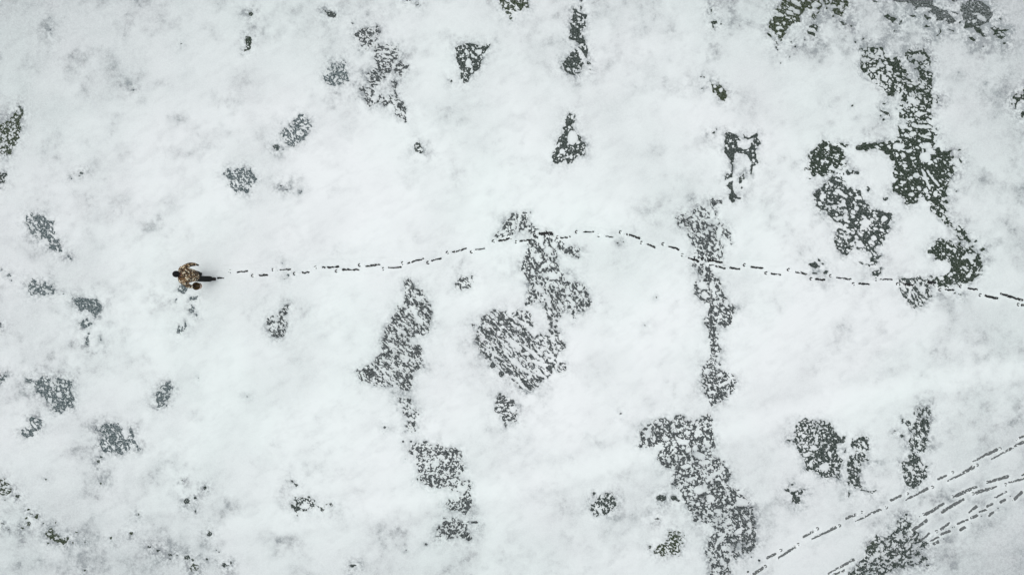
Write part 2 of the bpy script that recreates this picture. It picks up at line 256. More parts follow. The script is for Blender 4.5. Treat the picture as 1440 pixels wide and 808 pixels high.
P((1080,0,2.992),'net','dark',(1022,425),(1045,390),(1075,395),(1080,340),(1120,330),(1120,420),(1065,420),(1045,440),(1040,465),(1022,450),t=.66,rag=1.3)
D((1080,0,2.992),'dark',(1072,480,8,16),(255,447,0.1,.1))
o = (0, 130, 2.184)
P(o,'open','olive',(0,100),(40,70),(58,45),(68,60),(65,110),(50,165),(30,195),(0,195),(-30,150),cell=4.0,ang=60,t=.45)
P(o,'open','edge',(-5,245),(20,248),(15,280),(-5,295),cell=4)
P(o,'fine','teal',(80,400),(85,378),(110,375),(140,390),(165,395),(165,430),(190,465),(185,492),(150,480),(145,450),(120,455),(90,430),t=.5)
P(o,'fine','teal',(75,590),(100,572),(160,590),(172,620),(130,620),(100,622),t=.5)
P(o,'net','teal',(215,630),(240,628),(300,635),(315,660),(295,690),(265,670),(240,670),cell=3.8,t=.5)
P(o,'fine','teal',(240,710),(265,695),(285,715),(260,728),t=.5)
P(o,'fine','teal',(262,755),(272,745),(272,775),(262,772),t=.5)
D(o,'teal',(210,502,5,5),(217,510,4,3),(27,562,6,5),(2,715,5,8),(250,247,5,5),(60,44,4,4),(35,578,2,3),(5,545,3,3),(220,265,3,3),(195,618,3,2),(272,740,4,3),(310,758,2,4))
o = (0, 500, 4.038)
P(o,'fine','teal',(145,130),(185,120),(200,140),(250,105),(290,150),(330,120),(380,130),(410,115),(410,160),(400,200),(415,240),(420,290),(380,300),(345,325),(290,300),(265,275),(265,240),(215,210),(190,160),(150,150),t=.46)
P(o,'fine','teal',(165,345),(210,340),(245,370),(240,410),(190,430),(185,460),(155,460),(120,435),(150,410),(165,400),t=.44)
P(o,'fine','teal',(540,410),(600,380),(660,385),(700,410),(690,450),(740,400),(775,450),(760,480),(805,525),(750,535),(700,550),(640,545),(590,550),(565,510),(575,460),t=.43)
I(o,(713,440,16,26),(290,160,10,12),(335,215,14,14))
P(o,'fine','teal',(885,210),(920,160),(970,140),(985,180),(960,220),(955,270),(930,285),(890,290),t=.48,ang=60)
P(o,'fine','teal',(-5,100),(50,100),(40,130),(-5,160),t=.5)
P(o,'solid','olive',(-5,700),(35,700),(60,740),(85,740),(60,760),(40,790),(-5,790),t=.5,cell=4)
D(o,'dark',(100,795,16,10),(560,600,10,8),(575,575,8,6))
o = (0, 650, 5.115)
D(o,'olive',(330,120,7,5),(205,335,11,7),(225,370,14,6),(260,390,17,11),(270,375,10,7),(205,440,14,14),(160,470,12,6),(190,400,8,8),(65,480,8,5),(400,430,5,8),(315,437,5),(945,505,13,12),(798,542,9,9),(997,372,5,11),(608,773,7,7),(550,500,10,5),(610,570,8,5),(725,150,8,5),(20,437,16,5),(35,268,7,5),(527,575,6,8),(345,580,8,6))
P(o,'solid','olive',(320,510),(370,465),(390,500),(430,540),(500,540),(480,580),(430,580),(380,555),(350,550),rag=1.3,t=.6,cell=4)
o = (180, 650, 5.115)
D(o,'edge',(395,130,12,4),(555,182,13,12),(420,275,24,20),(485,252,11,9),(487,352,8,6),(590,512,19,17),(155,605,14,9),(215,632,18,12),(303,662,18,13),(303,690,8,6),(350,662,14,4),(425,680,21,17),(465,700,14,12),(567,692,10,10),(635,628,5),(655,642,6),(690,735,16,20),(740,720,9,15),(712,740,15,6))
P(o,'open','olive',(430,740),(470,728),(515,735),(518,765),(480,775),(460,795),(450,760),rag=1.2,t=.5,cell=3.6)
o = (1090, 550, 4.752)
P(o,'net','edge',(125,330),(130,230),(205,180),(260,195),(310,185),(380,215),(390,260),(440,310),(470,300),(460,340),(410,350),(410,400),(455,460),(440,500),(440,590),(380,570),(340,580),(280,550),(200,530),(195,460),(170,430),(150,370),cell=3.5,t=.42)
I(o,(260,380,25,16),(210,425,25,14),(330,505,35,26),(278,315,9,36),(190,300,14,10),(340,340,15,10),(235,490,10,14),(370,420,12,14),(250,260,10,8),(410,540,12,8))
P(o,'fine','edge',(520,320),(570,295),(620,310),(635,395),(590,400),(625,460),(580,480),(560,560),(570,640),(520,640),(480,620),(480,500),(490,430),(530,420),(510,370),t=.56)
P(o,'net','edge',(560,650),(620,655),(670,665),(650,685),(580,665),cell=3.6,t=.28)
P(o,'fine','edge',(930,150),(960,85),(1000,110),(1040,90),(1050,180),(1030,220),(1030,310),(1000,400),(960,410),(970,470),(1020,500),(1010,580),(940,630),(910,655),(870,610),(850,540),(840,480),(890,430),(910,380),(885,340),(900,300),(890,240),(830,185),(870,190),(920,215),(950,200),t=.56)
P(o,'net','edge',(60,650),(90,630),(100,660),(150,665),(200,655),(165,700),(160,750),(120,740),(115,690),(80,670),cell=3.8,t=.55)
I(o,(1000,150,10,20),(995,500,16,5,-30),(160,695,8,6),(590,350,10,14),(925,270,12,9),(560,330,7,6))
D(o,'edge',(115,620,8,8),(90,325,16,6),(495,690,6,20),(850,295,14,10),(800,262,14,5),(470,395,5,14),(620,460,12,4))
o = (1180, 690, 5.538)
P(o,'lace','edge',(80,640),(140,580),(200,500),(195,455),(240,390),(290,350),(340,370),(400,340),(440,320),(390,295),(450,260),(460,210),(520,180),(540,190),(530,230),(575,245),(550,290),(600,310),(640,370),(700,390),(690,430),(620,450),(680,520),(640,560),(560,580),(500,600),(440,590),(380,640),(300,720),(60,720),ang=30,t=.45)
I(o,(290,505,24,20),(430,292,30,14,-20),(600,525,36,24),(550,340,18,18),(450,515,60,9,-30),(430,420,8,30,30),(340,420,18,12),(250,520,14,18),(600,430,40,9,-30),(520,420,10,18,30),(390,560,40,7,-30),(480,360,12,16))
P(o,'solid','olive',(215,430),(260,400),(300,420),(270,460),(225,450),rag=1.6,t=.6,cell=4)
D(o,'edge',(690,578,12,9),(665,520,14,10),(290,360,8,20),(525,185,14,10))
o = (380, 640, 5.05)
P(o,'fine','edge',(155,345),(185,290),(240,285),(310,310),(325,350),(300,390),(240,400),(210,400),(190,430),(170,400),t=.55)
I(o,(245,358,36,20))
P(o,'fine','edge',(320,350),(360,360),(385,370),(375,405),(355,395),(345,368),t=.6,rag=1.2)
D(o,'edge',(430,348,14,12),(400,347,12,5),(158,185,6),(185,210,12,8),(170,197,6,5),(585,790,14,8))
o = (200, 400, 4.489)
P(o,'net','teal',(225,40),(250,-10),(300,-5),(290,30),(270,65),(240,45),cell=3.4,t=.46,rag=1.8)
P(o,'net','teal',(290,105),(300,80),(345,70),(345,100),(310,105),cell=3.2,t=.42,rag=1.6)
P(o,'net','teal',(295,165),(310,125),(325,150),(320,178),(300,180),cell=3.2,t=.46,rag=1.4)
P(o,'fine','teal',(212,300),(230,250),(245,270),(265,225),(285,260),(265,285),(250,315),(230,310),t=.5,rag=1.4)
P(o,'fine','grey',(780,205),(830,195),(870,170),(900,125),(940,115),(930,150),(900,190),(890,220),(915,240),(915,290),(880,325),(850,335),(820,330),(800,280),(785,240),t=.50)
D(o,'teal',(345,192,8,9),(215,95,6,9),(208,108,5,4),(660,705,8,3),(355,590,3,5))
I(o,(820,215,8,7),(845,280,8,10))
o = (0, 0, 2.992)
P(o,'open','dark',(1035,150),(1058,155),(1060,185),(1045,220),(1030,215),(1032,180),cell=3.4,t=.55,rag=1.4)
D(o,'dark',(1055,62,9,8),(345,728,6,6),(765,184,5,3),(335,740,4,3))
o = (360, 0, 2.992)
P(o,'net','edge',(665,605),(680,595),(705,622),(705,645),(672,640),cell=3.4,t=.42,rag=1.6)
P(o,'net','edge',(285,45),(325,52),(335,72),(310,75),cell=3.6,t=.35,rag=1.8)
D(o,'edge',(405,97,5,3),(85,620,14,12),(103,782,7,4),(128,797,8,3),(640,3,12,3),(680,20,8,3))
D((720,0,2.992),'dark',(850,95,13,7),(845,110,4,12),(880,102,5,4),(838,50,3,14),(845,560,6,4),(795,322,5,3),(860,545,3,3))
P((720,538,2.992),'lace','edge',(335,500),(370,470),(425,460),(437,520),(400,550),(350,560),(330,530),cell=3.6,ang=60,t=.5)
IC((720,538,2.992),(352,508,376,552,6)); D((720,538,2.992),'edge',(345,465,7,6),(458,130,6,4))
P((360,270,2.992),'fine','grey',(835,370),(870,345),(920,355),(905,385),(890,410),(840,405),t=.38)
D((720,270,2.992),'edge',(443,215,5,4),(608,443,4,2),(468,210,3,2),(560,560,3,2))
D((360,270,2.992),'teal',(135,350,8,6),(120,365,4,2),(112,300,3,3),(185,5,5,3))
D((360,538,2.992),'edge',(410,768,14,6),(150,412,6,3),(165,425,7,4))
D((0,0,2.992),'teal',(210,125,3,3),(560,380,5,3))

# ------------------------------------------------------------------ boot prints: toe mark, then the dark slot behind it  (photo px)
MAIN = [ # (toe x,y or None), slot x0,y0,x1,y1, half width
 (None,306,391,314,390.6,1.3),((323.5,381.5),334,382.3,348,381.2,1.2),((355.5,387.5),365,386.8,375.5,386.2,1.5),((384,379),394,379.5,409,378.6,1.2),
 ((414.5,384.5),425,383.5,435,382.3,1.5),((444,375.6),454,376,476,374.5,1.5),((473,380.8),482,379,504,379.4,1.5),((506,372.5),515,374,534,371.8,1.4),
 ((539,377.8),546,376.6,564.5,375.6,1.3),((566,370),574,369.4,595.5,363.8,1.4),((602,369),607.5,366,620.5,363.5,1.4),((629.5,355),637,354.5,655.5,349.5,1.3),
 ((663.5,354),669.5,351,681,349.5,1.3),((694,339),702,338.6,718.5,335,1.8),((726,340),731.5,338.9,743.5,337.3,1.3),((752,330),759,329,776,327,1.9),
 ((784,333.5),789,334,801.5,333,1.4),((811,326),821,325.6,834.5,325.3,1.3),((842,331),851,332.3,862,333.3,1.2),((872.5,326.5),882,329.3,899,334.5,1.6),
 ((902,341),910,343,920.5,347.5,1.3),((932.5,343),941,346.5,954,351,1.7),((959.5,358.7),968.5,363,982,366.5,1.6),((988,364),997.5,366,1015,369,1.8),
 (None,998,372.5,1019,376.8,1.5),(None,1027,376.5,1039.5,378.5,1.5),((1047,372.5),1056,375,1072,376.5,1.5),((1077.5,384),1084.5,384.5,1097,386,1.3),
 ((1109,379),1119,382,1134,385.3,1.5),((1141,392),1147,392.3,1159,393.3,1.7),((1168,387.5),1177,390,1196,392.5,1.4),((1200.5,398.8),1208,398.8,1221.5,399.3,1.6),
 ((1231.5,392.5),1238,393,1253.5,392.6,1.5),((1262.5,399),1271,399,1283,400.5,1.5),(None,1305,397,1315,398,1.6),((1322,407),1330,407,1341,407.5,1.5),
 ((1351,402.5),1361,404.5,1375,407.3,1.6),((1378.5,414.5),1386,415.5,1402,419.5,1.9),(None,1407,413,1438,422,1.8),((1432,428),1437,428.5,1452,430,1.9)]
UPPER = [ # single file of long tapering prints: toe, slot from tail to toe, widths at both ends
 ((1097.8,773.2),1078.9,783.7,1090.2,778,1.8,1.8),((1122.6,764.8),1095,783.7,1117.6,768.4,1.0,2.2),((1149.2,742.8),1130.3,753.5,1142,747,1.7,1.7),
 ((1180.2,738.5),1142,756.9,1175.4,740.8,.9,2.2),((1211.2,719.6),1189.5,728.1,1203,723,1.7,1.7),((1246,713),1203.6,731.8,1238,715.4,.7,2.1),
 ((1275.5,693.4),1252.4,703,1266.5,696.8,1.6,1.6),((1310.8,684.4),1273.6,702.1,1303.8,686.6,.7,2.1),((1339,664),1319.3,673.1,1331.4,667.7,1.5,1.5),
 ((1373.7,653.3),1332,676.2,1368.6,656.7,.8,2.6),((1405.9,630.2),1368.6,647.7,1401,631.6,.7,2.5),(None,1394,644.9,1446,617,1.0,2.0),(None,1429.3,618,1446,609,1.0,1.6),
 ((1076,795.8),1059.7,806.5,1072.4,798,2.0,2.4)]
MIDDLE = [
 ((1298.6,722.5),1302.8,722.5,1326.3,707.5,2.5,1.6),((1339.8,697.6),1345,696.4,1372.5,683.6,2.4,1.8),(None,1324.5,718.9,1354.3,701.2,2.3,1.8),
 (None,1283.8,744.2,1302.8,731.2,2.0,2.2),(None,1165,805.5,1200,786.3,1.3,2.0),(None,1171,807.5,1187,801.4,1.2,1.6),((1388,677.4),1391,676.8,1416.6,669.7,1.8,2.0),
 ((1368,693.6),1373,692,1401,683.8,2.5,1.3),((1413.8,680.7),1419.4,677.3,1446,670.3,1.3,1.5),(None,1437,668,1450,662,.9,1.2)]
LOWER = [
 ((1316.7,746.9),1323.6,743.3,1334.4,735.1,2.3,1.0),(None,1308.2,760,1323.6,752.3,1.3,1.7),(None,1323.6,750.4,1335.3,746,1.6,1.9),(None,1313.5,764,1319,761.3,2.2,2.0),
 (None,1295.6,758.6,1306.4,749.6,1.4,1.2),(None,1346,736,1360.6,729.4,1.3,1.6),(None,1366,727.3,1374,724,2.0,1.8),(None,1351,744,1356.5,741,2.3,2.0),
 (None,1362.4,719.8,1372.8,711.7,1.0,2.2),(None,1376.8,719.8,1387.7,715.3,1.3,1.2),(None,1387.7,711.3,1394.9,708,1.6,1.8),(None,1390.5,723.5,1396,720.5,2.4,1.9),
 (None,1399.4,699,1414.7,691.4,1.1,1.3),(None,1407,705.2,1413,702.2,1.9,1.6),(None,1427,701,1436,691.6,2.0,2.2)]
CRUMB = [(391,380,.7),(422,383.5,.6),(879,329.5,.6),(1176,390,.7),(965,360.5,.7),(993,365.5,.8),(1051.8,803.7,1.6),(1067.4,787.3,2.0),(1057,782.5,1.3),(1421,697.6,1.0),
 (1403.5,713.8,.9),(1339.8,741,1.0),(1342.5,740.4,.7),(1327,757,.8),(1357,746,.6),(1399,718,.7),(1347.5,412.5,.7),(1341.5,413.5,.6),(1293,726,.9),(1335,701,.8),(1302,409,.5),
 (1424,703.5,.8),(1430,706,.6),(1380,725,.8),(1366,735,.6),(1283,677,.5)]

# ------------------------------------------------------------------ the snow sheet as a height field over the ice
MX, MY = 110, 90; STEP = .82
gx = np.arange(-MX, 1440+MX, STEP); gy = np.arange(-MY, 808+MY, STEP)
GX, GY = np.meshgrid(gx, gy)
COV = np.full(GX.shape, 60.0)          # > 0 snow, < 0 bare ice, in photo px
HALO = np.full(GX.shape, 60.0)
def win(x0, x1, y0, y1, m):
    i0 = max(0, int((x0-m+MX)/STEP)); i1 = min(len(gx), int((x1+m+MX)/STEP)+2)
    j0 = max(0, int((y0-m+MY)/STEP)); j1 = min(len(gy), int((y1+m+MY)/STEP)+2)
    return slice(j0, j1), slice(i0, i1)
WX = fbm(GX, GY, 9, 3, 101)-.5; WY = fbm(GX, GY, 9, 3, 151)-.5     # edge wander
FX = fbm(GX, GY, 3.2, 2, 201)-.5; FY = fbm(GX, GY, 3.2, 2, 251)-.5
ISLF = np.full(GX.shape, 60.0)
for (x, y, rx, ry, rot) in ISL:
    rr = max(rx, ry); s = win(x-rr, x+rr, y-rr, y+rr, 4)
    X = GX[s]+WX[s]*3.2+FX[s]*1.8 - x; Y = GY[s]+WY[s]*3.2+FY[s]*1.8 - y
    a = R(rot); u = X*math.cos(a)+Y*math.sin(a); v = -X*math.sin(a)+Y*math.cos(a)
    d = (np.sqrt((u/rx)**2 + (v/ry)**2) - 1)*min(rx, ry) + FX[s]*1.2 + WX[s]*1.5
    ISLF[s] = np.minimum(ISLF[s], d)
def add_patch(pts, st, k, tone):
    xs = [p[0] for p in pts]; ys = [p[1] for p in pts]
    s = win(min(xs), max(xs), min(ys), max(ys), 42)
    X = GX[s]; Y = GY[s]
    if X.size == 0: return
    rg = st['rag']
    sd = poly_sd(X+WX[s]*rg*2.6+FX[s]*rg*1.3, Y+WY[s]*rg*2.6+FY[s]*rg*1.3, pts)
    HALO[s] = np.minimum(HALO[s], sd)
    a = R(st['ang']); u = (X+FX[s]*2.6); v = (Y+FY[s]*2.6)
    ru = (u*math.cos(a)-v*math.sin(a))/st['an']**.5; rv = (u*math.sin(a)+v*math.cos(a))*st['an']**.5
    cl = st['cell']
    mod = (fbm(X, Y, 20, 3, 401+k) - .5)*1.5 + (fbm(X, Y, 6, 2, 455+k)-.5)*.5
    ms = 1.0 if st['fine'] > .4 else .45
    op = st['t'] + (.05 if st['fine'] > .4 else .04) + (.17 if tone == 'teal' else 0) + (.24 if st['fine'] > .4 else .07 if st['cell'] < 5.3 and st['sheet'] < .3 else -.01 if st['sheet'] < .2 else -.08) + mod*.28*ms + st['sheet']*.12                # how open: .3 crusted, .6 bare
    lace = np.full(X.shape, -3.0)
    for q, (cs, base, sp) in enumerate(((cl*1.75, .62, .40), (cl, .74, .34), (cl*.58, .66, .45))):
        i1, _, rnd = vorc(ru/cs+3.1*q, rv/cs+7.7*q, 31+13*q)
        rad = base - op*1.0 + (rnd-.5)*2*sp - (.22 if q == 0 else 0) - (.10 + (0 if k % 3 else .04) - .22*(st['fine']-.3) if q == 2 else 0)
        lace = np.maximum(lace, (rad - i1)*cs)
    f1, f2 = voro(ru/(cl*1.25)+2, rv/(cl*1.25)+5, 31)
    lace = np.minimum(lace, ((f2-f1) - .13 - .25*np.clip(mod+.2, 0, 1))*cl*1.4)   # dark seams between the lumps
    gr = fbm(ru, rv, 2.1, 2, 71) - .5                       # frost grains and hairline gaps
    lace = lace + gr*(2.2 + 2.0*st['fine'])
    if st['fine'] > .4: lace = np.maximum(lace, (fbm(ru+40, rv, 3.4, 3, 83, .7) - .60)*14)
    c = np.maximum(sd*.9 + (fbm(X, Y, 4.5, 2, 911)-.5)*rg*1.9, lace)
    c = np.maximum(c, -ISLF[s]*1.3)
    c = np.where(sd > 6, np.maximum(c, 1), c)
    COV[s] = np.minimum(COV[s], c)
for k, (pts, st, tone) in enumerate(PATCH): add_patch(pts, st, k, tone)
# snow lumps lying over every opening, biggest and densest on the dark ice of the upper right
ur = np.clip((GX-1060)/60, 0, 1)*np.clip((470-GY)/40, 0, 1)*np.clip((GY-35)/30, -1.2, 1)
ang_ = R(-32); RU = ((GX+FX*2.4)*math.cos(ang_)-(GY+FY*2.4)*math.sin(ang_))/1.18; RV = ((GX+FX*2.4)*math.sin(ang_)+(GY+FY*2.4)*math.cos(ang_))*1.18
dens = fbm(GX, GY, 26, 3, 1201)
for cs, r_u, r_o, sd_ in ((10.0, .04, -.08, 501), (6.6, .05, -.16, 547), (4.3, -.10, -.6, 593)):
    i1, _, rnd = vorc(RU/cs, RV/cs, sd_)
    rad = r_o + (r_u-r_o)*ur + (rnd-.5)*.62 + (dens-.5)*.35*ur
    COV = np.where(COV < 4, np.maximum(COV, np.minimum((rad-i1)*cs + (FX+WX)*1.1, 3.5)), COV)
for i, (x, y, rx, ry, tone) in enumerate(SPOT):
    rr = max(rx, ry); s = win(x-rr, x+rr, y-rr, y+rr, 48)
    X = GX[s] - x; Y = GY[s] - y
    if X.size == 0: continue
    wgt = min(1.6, .35+rr*.45)
    d = (np.sqrt(((X+FX[s]*wgt*2.0)/rx)**2 + ((Y+FY[s]*wgt*2.0)/ry)**2) - 1)*min(rx, ry)
    f1, f2 = voro(GX[s]/2.4, GY[s]/2.4, 15)
    if rr > 2.2: d = np.maximum(d, (f2-f1-.62)*2)
    COV[s] = np.minimum(COV[s], d); HALO[s] = np.minimum(HALO[s], np.hypot(X, Y)-rr+5*(rr < 2))
# open patches past the picture's edge, so the ice goes on
om = fbm(GX, GY, 60, 3, 77); ed = np.maximum.reduce([-GX, GX-1440, -GY, GY-808])
f1, f2 = voro(GX/5, GY/5, 5)
oc = np.maximum((.655-om)*-0+(.64-om)*60+FX*4, (f2-f1-.5)*4)
COV = np.where(ed > 14, np.minimum(COV, oc), COV); HALO = np.where(ed > 14, np.minimum(HALO, (.64-om)*90), HALO)
COV0 = COV.copy()

def slot_field(x0, y0, x1, y1, r0, r1):
    s = win(min(x0, x1), max(x0, x1), min(y0, y1), max(y0, y1), 9)
    X = GX[s]+WX[s]*1.2+FX[s]*1.9; Y = GY[s]+WY[s]*1.4+FY[s]*2.3
    return s, cap_sd(X, Y, (x0, y0), (x1, y1), r0, r1)
PRESS = np.full(GX.shape, 30.0)
def toe_field(tx, ty, dx, dy, r):
    s = win(tx, tx, ty, ty, 8)
    X = GX[s]+FX[s]*1.0-tx; Y = GY[s]+FY[s]*1.0-ty
    rr = np.hypot(X, Y*1.15); ring = np.abs(rr-r)-.80
    along = (X*dx+Y*dy)
    ring = np.where(along < -r*.55, np.maximum(ring, .5), ring)      # open towards the heel
    gap = (h2(np.floor(GX[s]/1.7), np.floor(GY[s]/1.7), 9) - .74)*4
    return s, np.maximum(ring, gap)
ALLP = [('MAIN', MAIN), ('UPPER', UPPER), ('MIDDLE', MIDDLE), ('LOWER', LOWER)]
for nm, L in ALLP:
    for row in L:
        toe, x0, y0, x1, y1 = row[:5]
        r0 = row[5]; r1 = row[6] if len(row) > 6 else row[5]
        if nm != 'MAIN': r0 -= .05; r1 -= .05
        else: r0 -= .48; r1 -= .48
        s, d = slot_field(x0, y0, x1, y1, r0, r1)
        cr = (vnoise(GX[s]/1.5, GY[s]/1.5, 33) - (.76 if nm == 'MAIN' else .72))*5
        PRESS[s] = np.minimum(PRESS[s], d)
        COV[s] = np.where((d < 3.0) & (COV0[s] > 1.2), np.maximum(COV[s], np.minimum(d+1.2, 1.2)), COV[s])      # packed snow round the slot
        COV[s] = np.minimum(COV[s], np.maximum(d, cr))
        if toe:
            L_ = math.hypot(x1-x0, y1-y0); dx, dy = (x1-x0)/L_, (y1-y0)/L_
            if nm == 'MAIN': dx, dy = -dx, -dy
            s, d = toe_field(toe[0], toe[1], dx, dy, 1.9)
            COV[s] = np.minimum(COV[s], d)
            PRESS[s] = np.minimum(PRESS[s], np.hypot(GX[s]-toe[0], GY[s]-toe[1])-2.2)
for (x, y, r) in CRUMB:
    s = win(x, x, y, y, 5); d = np.hypot(GX[s]+FX[s]*1.5-x, GY[s]+FY[s]*1.5-y)-r
    COV[s] = np.minimum(COV[s], d)

# snow depth: thin rounded crust at the openings, drifts away from them
drift = fbm(GX, GY, 150, 3, 21); grit = fbm(GX, GY, 5, 3, 41)
c = COV
H = np.where(c > 0, .022*(1-np.exp(-c/1.6)) + .030*(1-np.exp(-np.maximum(c, 0)/9)), np.maximum(c, -3)*.010)
H += np.clip(c/6, 0, 1)*((drift-.4)*.10 + (grit-.5)*.010)
rim = np.exp(-((PRESS-2.0)/1.2)**2)*.012*(.4+grit)
H += np.where(c > .4, rim, 0)
# how thin and wet the snow is, plus painted corner vignette (0 white, 1 grey)
QX = GX*.86-GY*.51; QY = GX*.51+GY*.86                      # turned so no cell edge runs with the frame
m1 = fbm(QX, QY, 46, 4, 301, .62); m2 = fbm(QX, QY, 12, 4, 351, .7); m7 = fbm(QX/2.2, QY, 9, 3, 1401, .6); m3 = fbm(GX, GY, 3.0, 3, 371, .8)
halo = np.exp(-np.maximum(HALO, 0)/9.0)*np.clip((HALO+4)/5, .12, 1)
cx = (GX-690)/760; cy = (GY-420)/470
broad = np.clip((cx*cx+cy*cy)**1.2, 0, 2.2)  # lens vignette painted into the snow colour, greyer towards the corners
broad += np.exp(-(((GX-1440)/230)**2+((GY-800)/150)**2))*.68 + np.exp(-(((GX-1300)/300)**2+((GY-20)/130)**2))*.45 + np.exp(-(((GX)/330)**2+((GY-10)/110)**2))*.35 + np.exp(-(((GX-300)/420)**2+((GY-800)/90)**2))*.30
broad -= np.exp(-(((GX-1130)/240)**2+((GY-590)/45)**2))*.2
m9 = fbm(QX, QY, 95, 4, 1301, .55)
wet_vignette = .02 + .42*np.clip(m9-.40, 0, 1) + .30*np.clip(m7-.47, 0, 1)*(.35+m1) + .22*broad + .05*np.exp(-(((GX-120)/380)**2+((GY-60)/200)**2)) + halo*np.clip((m2-.36)*1.9, 0, 1)*.62
wet_vignette += np.clip((m1-.50)*3.0, 0, 1)*(.10+.17*np.clip(broad, 0, 1))*(.2+1.6*m2)
wet_vignette += np.clip(m1-.5, 0, 1)*np.clip((m2-.55)*5, 0, 1)*(.5+.35*np.clip(broad, 0, 1))
FAINT = [(215,318,16,13,.5),(220,425,18,22,.45),(150,672,14,20,.5),(275,690,26,18,.35),(400,375,10,14,.45),(600,215,22,12,.35),(910,300,26,14,.4),(545,755,30,30,.25),
 (110,790,40,16,.45),(410,760,26,10,.4),(405,258,26,9,.6),(320,140,26,10,.4),(185,115,16,10,.45),(160,180,9,12,.5),(230,118,10,8,.4),(1000,75,18,10,.55),(975,120,30,12,.4),
 (1115,600,20,14,.3),(1280,625,16,16,.4),(1160,70,46,18,.55),(1240,60,26,10,.5),(1400,130,26,30,.45),(1390,70,36,14,.5),(1120,700,26,26,.35),(1300,700,40,14,.3),(1340,770,30,20,.35),
 (1430,230,16,50,.3),(1380,500,50,40,.22),(1210,500,50,24,.18),(1270,20,40,22,.5),(70,45,14,30,.4),(40,90,12,12,.4),(640,250,14,14,.35),(480,140,30,10,.3),(520,12,60,14,.3),(240,210,20,14,.28),
 (120,760,60,10,.35),(300,720,40,12,.3),(920,720,40,30,.25),(870,360,10,30,.3),(1345,345,16,40,.35),(1205,350,18,20,.25),(400,700,14,10,.5),(1155,395,22,16,.35),(1000,200,30,22,.3),(360,40,12,22,.35)]
for (x, y, rx, ry, a) in FAINT:
    s = win(x-rx, x+rx, y-ry, y+ry, 40+2*max(rx, ry))
    wet_vignette[s] += a*np.exp(-((GX[s]+WX[s]*26-x)/rx)**2-((GY[s]+WY[s]*26-y)/ry)**2)*np.clip((m2[s]-.33)*2.2, 0, 1)
g3 = np.clip((m3-.30)/.4, 0, 1); amt = np.clip(halo*1.1-.15, 0, 1)*.8 + .08 + .10*np.clip((wet_vignette-.30)/.3, 0, 1); wet_vignette *= 1 + (g3-.5)*2*amt*.8
wet_vignette += .20*np.exp(-np.maximum(COV0, 0)/1.1)*(PRESS > 4)*(.4+1.2*m2)
# old smoothed vehicle track sweeping across the lower half: firmer, cleaner snow with a faint shoulder
def curve_y(x): return np.interp(x, [-120, 0, 200, 360, 540, 720, 900, 1080, 1260, 1440, 1560], [790, 779, 754, 731, 710, 682, 636, 585, 546, 515, 498])
tk = np.abs(GY-(curve_y(GX))+WY*14)
clean = np.exp(-(tk/17)**2)
wet_vignette = wet_vignette*(1-.52*clean*np.clip((GX-150)/500, .15, 1)) + np.exp(-((tk-25)/6)**2)*.07*(m1*1.6)
H += -np.exp(-(tk/16)**2)*.012*(COV > 8)
pk = np.exp(-(np.maximum(PRESS, 0)/3.0)**2); wet_vignette *= (1-.5*pk)
wet_vignette = np.clip(wet_vignette, 0, 1)

# outer sheet: the same grid keeps going to the horizon with ever larger cells
def pad(g, n=16):
    st = 12.0; lo = []; hi = []; a, b = g[0], g[-1]
    for i in range(n): a -= st; b += st; lo.append(a); hi.append(b); st *= 1.75
    return np.concatenate([lo[::-1], g, hi])
NP = 16
ax = pad(gx, NP); ay = pad(gy, NP)
Hf = np.pad(H, NP, constant_values=.045); Wf = np.pad(wet_vignette, NP, constant_values=.3)
Hf[:NP+2] = .045; Hf[-NP-2:] = .045; Hf[:, :NP+2] = .045; Hf[:, -NP-2:] = .045
AX, AY = np.meshgrid(ax, ay)
nv = AX.size; rows, cols = AX.shape
co = np.empty((nv, 3), np.float32)
co[:, 0] = ((AX-720)*S).ravel(); co[:, 1] = ((404-AY)*S).ravel(); co[:, 2] = Hf.ravel()
idx = np.arange(nv, dtype=np.int32).reshape(rows, cols)
q = np.stack([idx[:-1, :-1], idx[1:, :-1], idx[1:, 1:], idx[:-1, 1:]], -1).reshape(-1, 4)
me = bpy.data.meshes.new('snow')
me.vertices.add(nv); me.vertices.foreach_set('co', co.ravel())
me.loops.add(q.size); me.loops.foreach_set('vertex_index', q.ravel())
me.polygons.add(len(q)); me.polygons.foreach_set('loop_start', np.arange(0, q.size, 4, dtype=np.int32))
me.polygons.foreach_set('use_smooth', np.ones(len(q), bool))
me.update(calc_edges=True)
at = me.attributes.new('wet_vignette', 'FLOAT', 'POINT'); at.data.foreach_set('value', Wf.ravel().astype(np.float32))
snow = bpy.data.objects.new('snow', me); C.objects.link(snow); snow['kind'] = 'structure'

